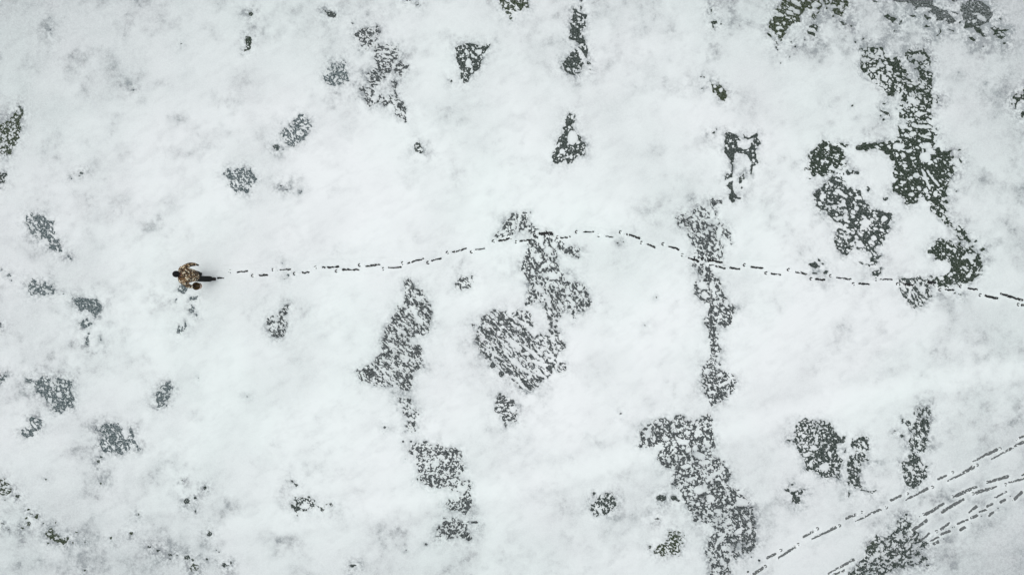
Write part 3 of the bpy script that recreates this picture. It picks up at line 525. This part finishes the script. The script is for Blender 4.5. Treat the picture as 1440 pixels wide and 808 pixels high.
# ------------------------------------------------------------------ materials
def mat(name):
    m = bpy.data.materials.new(name); m.use_nodes = True
    nt = m.node_tree; return m, nt, nt.nodes['Principled BSDF']
def N(nt, t, **kw):
    n = nt.nodes.new(t)
    for k, v in kw.items():
        if k in n.inputs.keys(): n.inputs[k].default_value = v
        else: setattr(n, k, v)
    return n
def plain(name, col, rough=.8, noise=0.0, sc=30, bump=0.0, col2=None, metal=0):
    m, nt, b = mat(name); b.inputs['Specular IOR Level'].default_value = .15; b.inputs['Roughness'].default_value = rough; b.inputs['Metallic'].default_value = metal
    tc = N(nt, 'ShaderNodeTexCoord'); n = N(nt, 'ShaderNodeTexNoise', Scale=sc, Detail=4.0); nt.links.new(tc.outputs['Object'], n.inputs['Vector'])
    mx = N(nt, 'ShaderNodeMix', data_type='RGBA'); nt.links.new(n.outputs['Fac'], mx.inputs['Factor'])
    c2 = col2 or tuple(min(1, v*(1+noise)) for v in col); c1 = col if col2 else tuple(v*(1-noise) for v in col)
    mx.inputs['A'].default_value = (*c1, 1); mx.inputs['B'].default_value = (*c2, 1)
    nt.links.new(mx.outputs['Result'], b.inputs['Base Color'])
    if bump:
        bp = N(nt, 'ShaderNodeBump', Strength=bump, Distance=.01); nt.links.new(n.outputs['Fac'], bp.inputs['Height']); nt.links.new(bp.outputs['Normal'], b.inputs['Normal'])
    return m
# snow
m, nt, b = mat('snow'); b.inputs['Roughness'].default_value = .75; b.inputs['Specular IOR Level'].default_value = .2
geo = N(nt, 'ShaderNodeNewGeometry'); a = N(nt, 'ShaderNodeAttribute', attribute_name='wet_vignette')
n1 = N(nt, 'ShaderNodeTexNoise', Scale=26.0, Detail=3.0, Roughness=.8); nt.links.new(geo.outputs['Position'], n1.inputs['Vector'])
n2 = N(nt, 'ShaderNodeTexNoise', Scale=1.1, Detail=4.0, Roughness=.6); nt.links.new(geo.outputs['Position'], n2.inputs['Vector'])
r1 = N(nt, 'ShaderNodeMapRange'); r1.inputs['From Min'].default_value = .30; r1.inputs['From Max'].default_value = .70; r1.inputs['To Min'].default_value = .74; r1.inputs['To Max'].default_value = 1.26
nt.links.new(n1.outputs['Fac'], r1.inputs['Value'])
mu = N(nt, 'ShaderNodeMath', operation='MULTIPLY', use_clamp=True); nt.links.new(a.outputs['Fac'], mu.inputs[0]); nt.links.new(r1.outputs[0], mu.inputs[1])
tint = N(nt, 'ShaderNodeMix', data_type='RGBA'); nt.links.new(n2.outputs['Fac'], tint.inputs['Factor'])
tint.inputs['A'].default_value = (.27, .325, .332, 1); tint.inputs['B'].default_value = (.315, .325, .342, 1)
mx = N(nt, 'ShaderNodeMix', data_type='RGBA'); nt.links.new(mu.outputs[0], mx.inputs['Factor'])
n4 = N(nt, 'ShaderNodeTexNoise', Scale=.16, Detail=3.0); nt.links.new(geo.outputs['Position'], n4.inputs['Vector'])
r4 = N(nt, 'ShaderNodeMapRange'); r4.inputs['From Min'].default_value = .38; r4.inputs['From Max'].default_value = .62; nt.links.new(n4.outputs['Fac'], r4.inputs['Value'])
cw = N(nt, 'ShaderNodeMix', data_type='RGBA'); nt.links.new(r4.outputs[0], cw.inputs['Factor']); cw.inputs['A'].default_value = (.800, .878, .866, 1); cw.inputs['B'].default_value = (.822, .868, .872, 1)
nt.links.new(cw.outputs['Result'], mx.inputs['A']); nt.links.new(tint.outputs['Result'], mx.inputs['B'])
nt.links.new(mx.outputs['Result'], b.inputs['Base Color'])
bp = N(nt, 'ShaderNodeBump', Strength=.35, Distance=.006); nt.links.new(n1.outputs['Fac'], bp.inputs['Height']); nt.links.new(bp.outputs['Normal'], b.inputs['Normal'])
me.materials.append(m)

# ice sheet under the snow; its colour follows what lies below each opening
st_i = 9.0
ix = np.arange(-MX-10, 1450+MX, st_i); iy = np.arange(-MY-10, 818+MY, st_i)
IX, IY = np.meshgrid(ix, iy); num = np.zeros(IX.shape+(3,)); den = np.full(IX.shape, 1e-9)
src = [(np.mean([p[0] for p in pts]), np.mean([p[1] for p in pts]), tone, max(6, .5*max(np.ptp([p[0] for p in pts]), np.ptp([p[1] for p in pts]))), pts) for pts, st, tone in PATCH]
for (x, y, tone, r, pts) in src:
    sd = poly_sd(IX, IY, pts); wgt = 1/(np.maximum(sd, 0)+3.0)**3
    num += wgt[..., None]*np.array(TONES[tone]); den += wgt
for (x, y, rx, ry, tone) in SPOT:
    wgt = 1/(np.maximum(np.hypot(IX-x, IY-y)-rx, 0)+3.0)**3*.4
    num += wgt[..., None]*np.array(TONES[tone]); den += wgt
col = num/den[..., None]
iax = pad(ix, 16); iay = pad(iy, 16); BX, BY = np.meshgrid(iax, iay)
colp = np.pad(col, ((16, 16), (16, 16), (0, 0)), mode='edge')
nv = BX.size; r_, c_ = BX.shape; idx = np.arange(nv).reshape(r_, c_)
im = bpy.data.meshes.new('lake_ice')
cc = np.stack([(BX-720)*S, (404-BY)*S, 0*BX], -1).reshape(-1, 3)
qq = np.stack([idx[:-1, :-1], idx[1:, :-1], idx[1:, 1:], idx[:-1, 1:]], -1).reshape(-1, 4)
im.from_pydata(cc.tolist(), [], qq.tolist())
ca = im.color_attributes.new('tone', 'FLOAT_COLOR', 'POINT')
ca.data.foreach_set('color', np.concatenate([colp.reshape(-1, 3), np.ones((nv, 1))], 1).astype(np.float32).ravel())
ice = bpy.data.objects.new('lake_ice', im); C.objects.link(ice); ice['kind'] = 'structure'
m, nt, b = mat('ice'); b.inputs['Roughness'].default_value = .55; b.inputs['Specular IOR Level'].default_value = .12
geo = N(nt, 'ShaderNodeNewGeometry'); a = N(nt, 'ShaderNodeAttribute', attribute_name='tone')
n1 = N(nt, 'ShaderNodeTexNoise', Scale=21.0, Detail=3.0, Roughness=.8); nt.links.new(geo.outputs['Position'], n1.inputs['Vector'])
r1 = N(nt, 'ShaderNodeMapRange'); r1.inputs['From Min'].default_value = .45; r1.inputs['From Max'].default_value = .60; r1.inputs['To Min'].default_value = 0; r1.inputs['To Max'].default_value = 1
nt.links.new(n1.outputs['Fac'], r1.inputs['Value'])
# frost shows mostly on the paler, thicker ice
sp = N(nt, 'ShaderNodeSeparateColor'); nt.links.new(a.outputs['Color'], sp.inputs[0])
r2 = N(nt, 'ShaderNodeMapRange'); r2.inputs['From Min'].default_value = .018; r2.inputs['From Max'].default_value = .055; r2.inputs['To Min'].default_value = .04; r2.inputs['To Max'].default_value = .62
nt.links.new(sp.outputs[1], r2.inputs['Value'])
mu = N(nt, 'ShaderNodeMath', operation='MULTIPLY'); nt.links.new(r1.outputs[0], mu.inputs[0]); nt.links.new(r2.outputs[0], mu.inputs[1])
mx = N(nt, 'ShaderNodeMix', data_type='RGBA'); nt.links.new(mu.outputs[0], mx.inputs['Factor']); nt.links.new(a.outputs['Color'], mx.inputs['A']); mx.inputs['B'].default_value = (.40, .45, .46, 1)
nt.links.new(mx.outputs['Result'], b.inputs['Base Color'])
bp = N(nt, 'ShaderNodeBump', Strength=.3, Distance=.01); nt.links.new(n1.outputs['Fac'], bp.inputs['Height']); nt.links.new(bp.outputs['Normal'], b.inputs['Normal'])
im.materials.append(m)

M_SLUSH = plain('dark_slush', (.016, .018, .018), .45, .5, 60, .3)
M_SLUSH2 = plain('grey_slush', (.045, .052, .052), .5, .7, 24, .5, col2=(.20, .22, .22))

# ------------------------------------------------------------------ the prints as things
def strip(name, path, widths, material, parent, z=.006):
    bm = bmesh.new(); top = []; n = len(path)
    for i, (p, wd) in enumerate(zip(path, widths)):
        a = path[max(0, i-1)]; c = path[min(n-1, i+1)]
        d = Vector((c[0]-a[0], c[1]-a[1])); d.normalize(); nn = Vector((-d.y, d.x))
        row = []
        for t in (-1, -.5, 0, .5, 1):
            wv = wd*(1+random.uniform(-.12, .12)) if abs(t) == 1 else wd
            q = W(p[0]+nn.x*t*wv, p[1]+nn.y*t*wv)
            zz = -.004 if abs(t) == 1 else z + random.uniform(-.0015, .0015) + (.0015 if t == 0 else 0)
            row.append(bm.verts.new((q.x, q.y, zz)))
        top.append(row)
    for r0, r1 in zip(top, top[1:]):
        for j in range(4): bm.faces.new((r0[j], r0[j+1], r1[j+1], r1[j]))
    bmesh.ops.recalc_face_normals(bm, faces=bm.faces)
    for f in bm.faces:
        f.smooth = True
        if f.normal.z < 0: f.normal_flip()
    mesh = bpy.data.meshes.new(name); bm.to_mesh(mesh); bm.free(); mesh.materials.append(material)
    ob = bpy.data.objects.new(name, mesh); C.objects.link(ob)
    if parent:
        ob.parent = parent; ob.matrix_parent_inverse = Matrix.Translation(-parent.location)
    return ob
def footprint(row, main, label, group, material):
    toe, x0, y0, x1, y1 = row[:5]; r0 = row[5]; r1 = row[6] if len(row) > 6 else row[5]
    e = bpy.data.objects.new('footprint', None); C.objects.link(e); e.location = W((x0+x1)/2, (y0+y1)/2)
    e.empty_display_size = .1
    e['label'] = label; e['category'] = 'footprint'; e['group'] = group
    L = math.hypot(x1-x0, y1-y0); n = max(5, int(L/1.2)); ux, uy = (x1-x0)/L, (y1-y0)/L
    path = []; wd = []
    for i in range(n+1):
        t = i/n; g = -1.6 + (L+3.2)*t
        path.append((x0+ux*g, y0+uy*g)); wd.append(r0+(r1-r0)*t+(1.5 if main else 2.0))
    strip('sole_mark', path, wd, material, e)
    if toe:
        dx, dy = ((-ux, -uy) if main else (ux, uy)); a0 = math.atan2(dy, dx)
        pp = []; ww = []
        for i in range(13):
            a = a0 - 2.2 + 4.4*i/12; pp.append((toe[0]+1.9*math.cos(a), toe[1]+1.9*math.sin(a)/1.15)); ww.append(1.3)
        strip('toe_mark', pp, ww, material, e, .0045)
ORD = 'first second third fourth fifth sixth seventh eighth ninth tenth eleventh twelfth thirteenth fourteenth fifteenth sixteenth seventeenth eighteenth nineteenth twentieth'.split()
def ordn(i): return ORD[i]
nM = len(MAIN)
for i, row in enumerate(MAIN):
    if i < 20: lab = f'dark boot print in white snow, {ordn(i)} of the long trail counting back from the walker'
    else: lab = f'dark boot print in white snow, {ordn(nM-1-i)} of the long trail counting from the right edge'
    footprint(row, True, lab, 'boot prints trailing behind the walker', M_SLUSH)
for i, row in enumerate(sorted(UPPER, key=lambda r: r[1])):
    footprint(row, False, f'dark grey {"short blunt" if math.hypot(row[3]-row[1],row[4]-row[2])<19 else "long tapering"} footprint, {ordn(i)} from the lower end of the uppermost diagonal trail', 'footprints of the uppermost diagonal trail in the lower right', M_SLUSH2)
for i, row in enumerate(sorted(MIDDLE, key=lambda r: r[1])):
    footprint(row, False, f'wide grey scuffed footprint, {ordn(i)} from the left in the middle diagonal trail at lower right', 'footprints of the middle diagonal trail in the lower right', M_SLUSH2)
for i, row in enumerate(sorted(LOWER, key=lambda r: r[1])):
    footprint(row, False, f'small grey footprint, {ordn(i)} from the left in the lowest diagonal trail at lower right', 'footprints of the lowest diagonal trail in the lower right', M_SLUSH2)

# ------------------------------------------------------------------ the walker
M_SKIN = plain('skin', (.42, .24, .17), .55, .08, 20)
M_HAIR = plain('hair', (.045, .022, .014), .6, .4, 80, .3)
M_HAT = plain('dark_wool', (.012, .013, .014), .9, .4, 220, .6)
M_TROU = plain('black_cloth', (.014, .016, .016), .85, .4, 60, .5)
M_BOOT = plain('boot_leather', (.014, .012, .011), .5, .3, 50, .2)
M_GLOV = plain('glove', (.018, .016, .014), .8, .3, 80, .3)
M_EYE = plain('eye_dark', (.02, .015, .012), .2)
M_PAIL = plain('pail_tan', (.48, .34, .26), .5, .12, 12)
M_LOAD = plain('pail_load', (.020, .013, .006), .8, .3, 30, .8, col2=(.075, .05, .018))
M_WIRE = plain('wire', (.25, .24, .22), .4, .1, 10, metal=1)
m, nt, b = mat('camouflage'); b.inputs['Roughness'].default_value = .85
tc = N(nt, 'ShaderNodeTexCoord')
dn = N(nt, 'ShaderNodeTexNoise', Scale=14.0, Detail=2.0); nt.links.new(tc.outputs['Object'], dn.inputs['Vector'])
va = N(nt, 'ShaderNodeVectorMath', operation='MULTIPLY_ADD'); nt.links.new(dn.outputs['Color'], va.inputs[0]); va.inputs[1].default_value = (.07, .07, .07); nt.links.new(tc.outputs['Object'], va.inputs[2])
vo = N(nt, 'ShaderNodeTexVoronoi', Scale=30.0); nt.links.new(va.outputs[0], vo.inputs['Vector'])
sp = N(nt, 'ShaderNodeSeparateColor'); nt.links.new(vo.outputs['Color'], sp.inputs[0])
cr = N(nt, 'ShaderNodeValToRGB'); nt.links.new(sp.outputs[0], cr.inputs[0]); cr.color_ramp.interpolation = 'CONSTANT'
el = cr.color_ramp.elements; el[0].position = 0; el[0].color = (.030, .018, .010, 1); el[1].position = .34; el[1].color = (.14, .075, .028, 1)
for p_, c_2 in ((.56, (.38, .27, .15, 1)), (.74, (.78, .70, .52, 1)), (.88, (.05, .035, .018, 1))):
    e_ = el.new(p_); e_.color = c_2
nt.links.new(cr.outputs[0], b.inputs['Base Color']); M_CAMO = m

def skin(name, nodes, edges, material, parent, sub=2, root=0, flat=None):
    """nodes: (x,y,z,rx[,ry])"""
    mesh = bpy.data.meshes.new(name + '_tmp'); mesh.from_pydata([n[:3] for n in nodes], edges, [])
    ob = bpy.data.objects.new(name + '_tmp', mesh); C.objects.link(ob)
    sm = ob.modifiers.new('s', 'SKIN'); sm.branch_smoothing = .4; sm.use_smooth_shade = True
    sv = mesh.skin_vertices[0].data
    for i, n in enumerate(nodes):
        sv[i].radius = (n[3], n[4] if len(n) > 4 else n[3]); sv[i].use_root = (i == root)
    ss = ob.modifiers.new('u', 'SUBSURF'); ss.levels = sub; ss.render_levels = sub
    dg = bpy.context.evaluated_depsgraph_get(); dg.update()
    res = bpy.data.meshes.new_from_object(ob.evaluated_get(dg)); res.name = name
    bpy.data.objects.remove(ob)
    for p in res.polygons: p.use_smooth = True
    res.materials.clear(); res.materials.append(material)
    o2 = bpy.data.objects.new(name, res); C.objects.link(o2)
    if parent: o2.parent = parent
    return o2
def chain(pts): return [(i, i+1) for i in range(len(pts)-1)]

PX, PY = -8.92, .33
per = bpy.data.objects.new('person', None); C.objects.link(per); per.location = (PX, PY, .035)
per['label'] = 'person in brown camouflage jacket, black hat and trousers walking left across the snow'; per['category'] = 'person'
# local coordinates: walks towards -x, its right side towards +y
hipR, hipL = (0.0, .095, .90), (.01, -.095, .90)
kneeR, kneeL = (-.16, .085, .50), (.10, -.085, .50)
ankR, ankL = (-.16, .06, .09), (.275, -.085, .15)
shR, shL = (-.05, .20, 1.40), (-.05, -.18, 1.39)
elR, elL = (.035, .30, 1.15), (-.04, -.27, 1.12)
wrR, wrL = (.07, .315, .88), (-.03, -.31, .86)
def pt(a, r, r2=None): return (*a, r) if r2 is None else (*a, r, r2)
nodes = [(0, 0, .93, .12, .15), (-.01, .0, 1.12, .10, .13), (-.03, .01, 1.32, .11, .16), (-.05, .02, 1.46, .055), (-.075, .025, 1.52, .052), (-.095, .03, 1.595, .070, .064), (-.098, .03, 1.645, .062, .058),
         pt(hipR, .075), pt(kneeR, .05), pt(ankR, .036), pt(hipL, .075), pt(kneeL, .05), pt(ankL, .036),
         pt(shR, .045), pt(elR, .036), pt(wrR, .028), pt(shL, .045), pt(elL, .036), pt(wrL, .03),
         (-.182, .03, 1.585, .014), (-.09, .100, 1.59, .014), (-.09, -.040, 1.59, .014)]
edges = [(0,1),(1,2),(2,3),(3,4),(4,5),(5,6),(0,7),(7,8),(8,9),(0,10),(10,11),(11,12),(2,13),(13,14),(14,15),(2,16),(16,17),(17,18),(5,19),(5,20),(5,21)]
body = skin('body', nodes, edges, M_SKIN, per, 2)
def ball(name, c, r, material, parent, sc=(1, 1, 1), cut=None):
    bm = bmesh.new(); bmesh.ops.create_uvsphere(bm, u_segments=28, v_segments=18, radius=r)
    bmesh.ops.scale(bm, vec=sc, verts=bm.verts)
    if cut is not None:
        bmesh.ops.bisect_plane(bm, geom=bm.verts[:]+bm.edges[:]+bm.faces[:], plane_co=(0, 0, cut[0]), plane_no=cut[1], clear_inner=True)
    bmesh.ops.translate(bm, vec=c, verts=bm.verts)
    for f in bm.faces: f.smooth = True
    mesh = bpy.data.meshes.new(name); bm.to_mesh(mesh); bm.free(); mesh.materials.append(material)
    ob = bpy.data.objects.new(name, mesh); C.objects.link(ob); ob.parent = parent; return ob
for s_ in (-1, 1): ball('eye', (-.160, .03+s_*.028, 1.610), .011, M_EYE, per)
ball('mouth', (-.158, .03, 1.545), .02, plain('lip', (.35, .12, .10), .5), per, (.4, 1.1, .3))
ball('hair', (-.075, .03, 1.60), .078, M_HAIR, per, (1.0, .92, 1.0), (-.055, (.45, 0, -.15)) if False else (-.07, (.25, 0, 1)))
hat = ball('hat', (-.10, .03, 1.635), .088, M_HAT, per, (1.02, .94, 1.0), (0, (.22, 0, 1)))
# rolled brim
bm = bmesh.new(); 
for i in range(36):
    pass
bm.free()
def torus(name, c, R1, r, material, parent, sc=(1, 1, 1), tilt=0, arc=(0, 2*math.pi), rotx=0):
    bm = bmesh.new(); n = 36; k = 8; closed = abs(arc[1]-arc[0]-2*math.pi) < 1e-6; rings = []
    for i in range(n if closed else n+1):
        a = arc[0]+(arc[1]-arc[0])*i/n; rr = []
        for j in range(k):
            b_ = 2*math.pi*j/k
            rr.append(bm.verts.new(((R1+r*math.cos(b_))*math.cos(a)*sc[0], (R1+r*math.cos(b_))*math.sin(a)*sc[1], r*math.sin(b_)*sc[2])))
        rings.append(rr)
    m_ = len(rings)
    for i in range(m_ if closed else m_-1):
        A, B = rings[i], rings[(i+1) % m_]
        for j in range(k): bm.faces.new((A[j], B[j], B[(j+1) % k], A[(j+1) % k]))
    bmesh.ops.rotate(bm, cent=(0, 0, 0), matrix=Matrix.Rotation(rotx, 3, 'X'), verts=bm.verts)
    bmesh.ops.rotate(bm, cent=(0, 0, 0), matrix=Matrix.Rotation(tilt, 3, 'Y'), verts=bm.verts)
    bmesh.ops.translate(bm, vec=c, verts=bm.verts)
    for f in bm.faces: f.smooth = True
    mesh = bpy.data.meshes.new(name); bm.to_mesh(mesh); bm.free(); mesh.materials.append(material)
    ob = bpy.data.objects.new(name, mesh); C.objects.link(ob); ob.parent = parent; return ob
torus('hat_brim', (0, 0, 0), .083, .010, M_HAT, hat, (1.02, .94, 2.0), R(12)).location = (-.10, .03, 1.635)
# jacket: broad parka with sleeves
def loft(name, rings, material, parent, n=40):     # rings: x, y, z, rx, ry
    bm = bmesh.new(); rr = []
    for k_, (x, y, z, rx, ry) in enumerate(rings):
        row = []
        for i in range(n):
            a = 2*math.pi*i/n; f = 1 + .025*math.sin(3*a+k_*1.3) + .018*math.sin(7*a-k_*2.1)
            ca, sa = math.cos(a), math.sin(a)
            ex = .8
            row.append(bm.verts.new((x+rx*f*math.copysign(abs(ca)**ex, ca), y+ry*f*math.copysign(abs(sa)**ex, sa), z + .008*math.sin(5*a+k_))))
        rr.append(row)
    for A, B in zip(rr, rr[1:]):
        for i in range(n): bm.faces.new((A[i], A[(i+1) % n], B[(i+1) % n], B[i]))
    bm.faces.new(rr[0][::-1]); bm.faces.new(rr[-1])
    bmesh.ops.recalc_face_normals(bm, faces=bm.faces)
    for f in bm.faces: f.smooth = True
    mesh = bpy.data.meshes.new(name); bm.to_mesh(mesh); bm.free(); mesh.materials.append(material)
    ob = bpy.data.objects.new(name, mesh); C.objects.link(ob); ob.parent = parent; return ob
jacket = loft('jacket', [(.005, -.01, .77, .125, .125), (.004, -.01, .80, .140, .145), (.0, 0, .92, .150, .175), (-.008, 0, 1.04, .150, .185), (-.02, .005, 1.18, .148, .205), (-.035, .01, 1.30, .146, .225),
   (-.045, .013, 1.38, .132, .24), (-.05, .016, 1.43, .112, .20), (-.055, .018, 1.465, .09, .13), (-.06, .02, 1.49, .07, .085)], M_CAMO, per)
skin('sleeve', [(-.042, .14, 1.37, .085), (-.03, .215, 1.34, .078), pt(elR, .066), (.055, .312, 1.0, .055), (.066, .314, .885, .050)], [(0,1),(1,2),(2,3),(3,4)], M_CAMO, jacket, 2)
skin('sleeve', [(-.042, -.12, 1.36, .085), (-.04, -.19, 1.33, .08), pt(elL, .07), (-.035, -.30, .99, .056), (-.031, -.307, .87, .050)], [(0,1),(1,2),(2,3),(3,4)], M_CAMO, jacket, 2)
torus('collar', (-.06, .02, 1.475), .072, .024, M_CAMO, jacket, (1, 1, 1), R(-14))
tn = [(0, 0, .90, .10, .11), (-.02, .07, .80, .10), pt(kneeR, .088), (-.165, .065, .12, .074), (.03, -.07, .80, .10), pt(kneeL, .09), (.255, -.082, .20, .088)]
skin('trousers', tn, [(0,1),(1,2),(2,3),(0,4),(4,5),(5,6)], M_TROU, per, 2)
def boot(a, pitch):
    c_, s_ = math.cos(pitch), math.sin(pitch)
    def q(dx, dz): return (a[0]+dx*c_-dz*s_*-1*-1, a[1], a[2]+dx*s_*-1*-1+dz*c_)
    pts = [(a[0], a[1], a[2]+.12, .068), (*q(.0, 0), .064), (*q(-.09, -.025), .050, .056), (*q(-.19, -.045), .038, .058), (*q(.045, -.04), .048, .055)]
    return skin('boot', pts, [(0,1),(1,2),(2,3),(1,4)], M_BOOT, per, 2)
boot(ankR, 0); boot(ankL, R(22))
def glove(wr, thumb_side, curl, down=(0, 0, -1)):
    pts = [(wr[0], wr[1], wr[2]+.03, .034), (wr[0], wr[1], wr[2]-.01, .030), (wr[0], wr[1], wr[2]-.055, .020, .040)]
    ed = [(0,1),(1,2)]
    for k in range(4):
        fx = -.033+.022*k; L = (.072, .082, .078, .060)[k]
        base = len(pts)
        x0 = wr[0]+fx; y0 = wr[1]; z0 = wr[2]-.085
        s_ = -thumb_side*.0
        inn = -1 if wr[1] > 0 else 1
        a1, a2, a3 = curl
        p1 = (x0, y0+inn*math.sin(a1)*L*.42, z0-math.cos(a1)*L*.42); p2 = (x0, p1[1]+inn*math.sin(a2)*L*.33, p1[2]-math.cos(a2)*L*.33); p3 = (x0, p2[1]+inn*math.sin(a3)*L*.25, p2[2]-math.cos(a3)*L*.25)
        pts += [(x0, y0, z0, .0115), (*p1, .011), (*p2, .010), (*p3, .0085)]
        ed += [(2, base), (base, base+1), (base+1, base+2), (base+2, base+3)]
    b_ = len(pts)
    inn = -1 if wr[1] > 0 else 1
    pts += [(wr[0]-.042, wr[1]+inn*.012, wr[2]-.045, .013), (wr[0]-.056, wr[1]+inn*.03, wr[2]-.075, .012), (wr[0]-.052, wr[1]+inn*.042, wr[2]-.10, .010)]
    ed += [(1, b_), (b_, b_+1), (b_+1, b_+2)]
    return skin('glove', pts, ed, M_GLOV, per, 2, 1)
glove(wrR, 1, (.25, .55, .8)); glove(wrL, 1, (.5, 1.6, 2.6))

# pail carried in the left hand
pail = bpy.data.objects.new('pail', None); C.objects.link(pail)
hx, hy, hz = PX+wrL[0], PY+wrL[1]+.02, .035+wrL[2]-.125        # where the fingers close
pail.location = (hx+.0, hy, hz-.30)
pail['label'] = 'small tan pail filled with dark brown load, carried in the hand of the walking person'; pail['category'] = 'pail'
def lathe(name, prof, material, parent, n=40):
    bm = bmesh.new(); rings = []
    for (r, z) in prof:
        rings.append([bm.verts.new((r*math.cos(2*math.pi*i/n), r*math.sin(2*math.pi*i/n), z)) for i in range(n)] if r > 1e-4 else [bm.verts.new((0, 0, z))])
    for A, B in zip(rings, rings[1:]):
        for i in range(n):
            j = (i+1) % n
            if len(A) == 1: bm.faces.new((A[0], B[i], B[j]))
            elif len(B) == 1: bm.faces.new((A[i], B[0], A[j]))
            else: bm.faces.new((A[i], A[j], B[j], B[i]))
    bmesh.ops.recalc_face_normals(bm, faces=bm.faces)
    for f in bm.faces: f.smooth = True
    mesh = bpy.data.meshes.new(name); bm.to_mesh(mesh); bm.free(); mesh.materials.append(material)
    ob = bpy.data.objects.new(name, mesh); C.objects.link(ob); ob.parent = parent; return ob
lathe('bucket', [(0, 0), (.086, 0), (.090, .01), (.103, .17), (.109, .172), (.109, .18), (.100, .18), (.098, .165), (.084, .012), (0, .012)], M_PAIL, pail)
ld = lathe('load', [(.0975, .150), (.0975, .180), (.111, .184), (.112, .192), (.100, .206), (.060, .220), (.02, .224), (0, .225)], M_LOAD, pail)
for v in ld.data.vertices:
    v.co.z += random.uniform(-.006, .006) if v.co.length > .16 else 0
torus('handle', (0, 0, .172), .116, .0035, M_WIRE, pail, (1, 1.14, 1), 0, (0, math.pi), R(90))
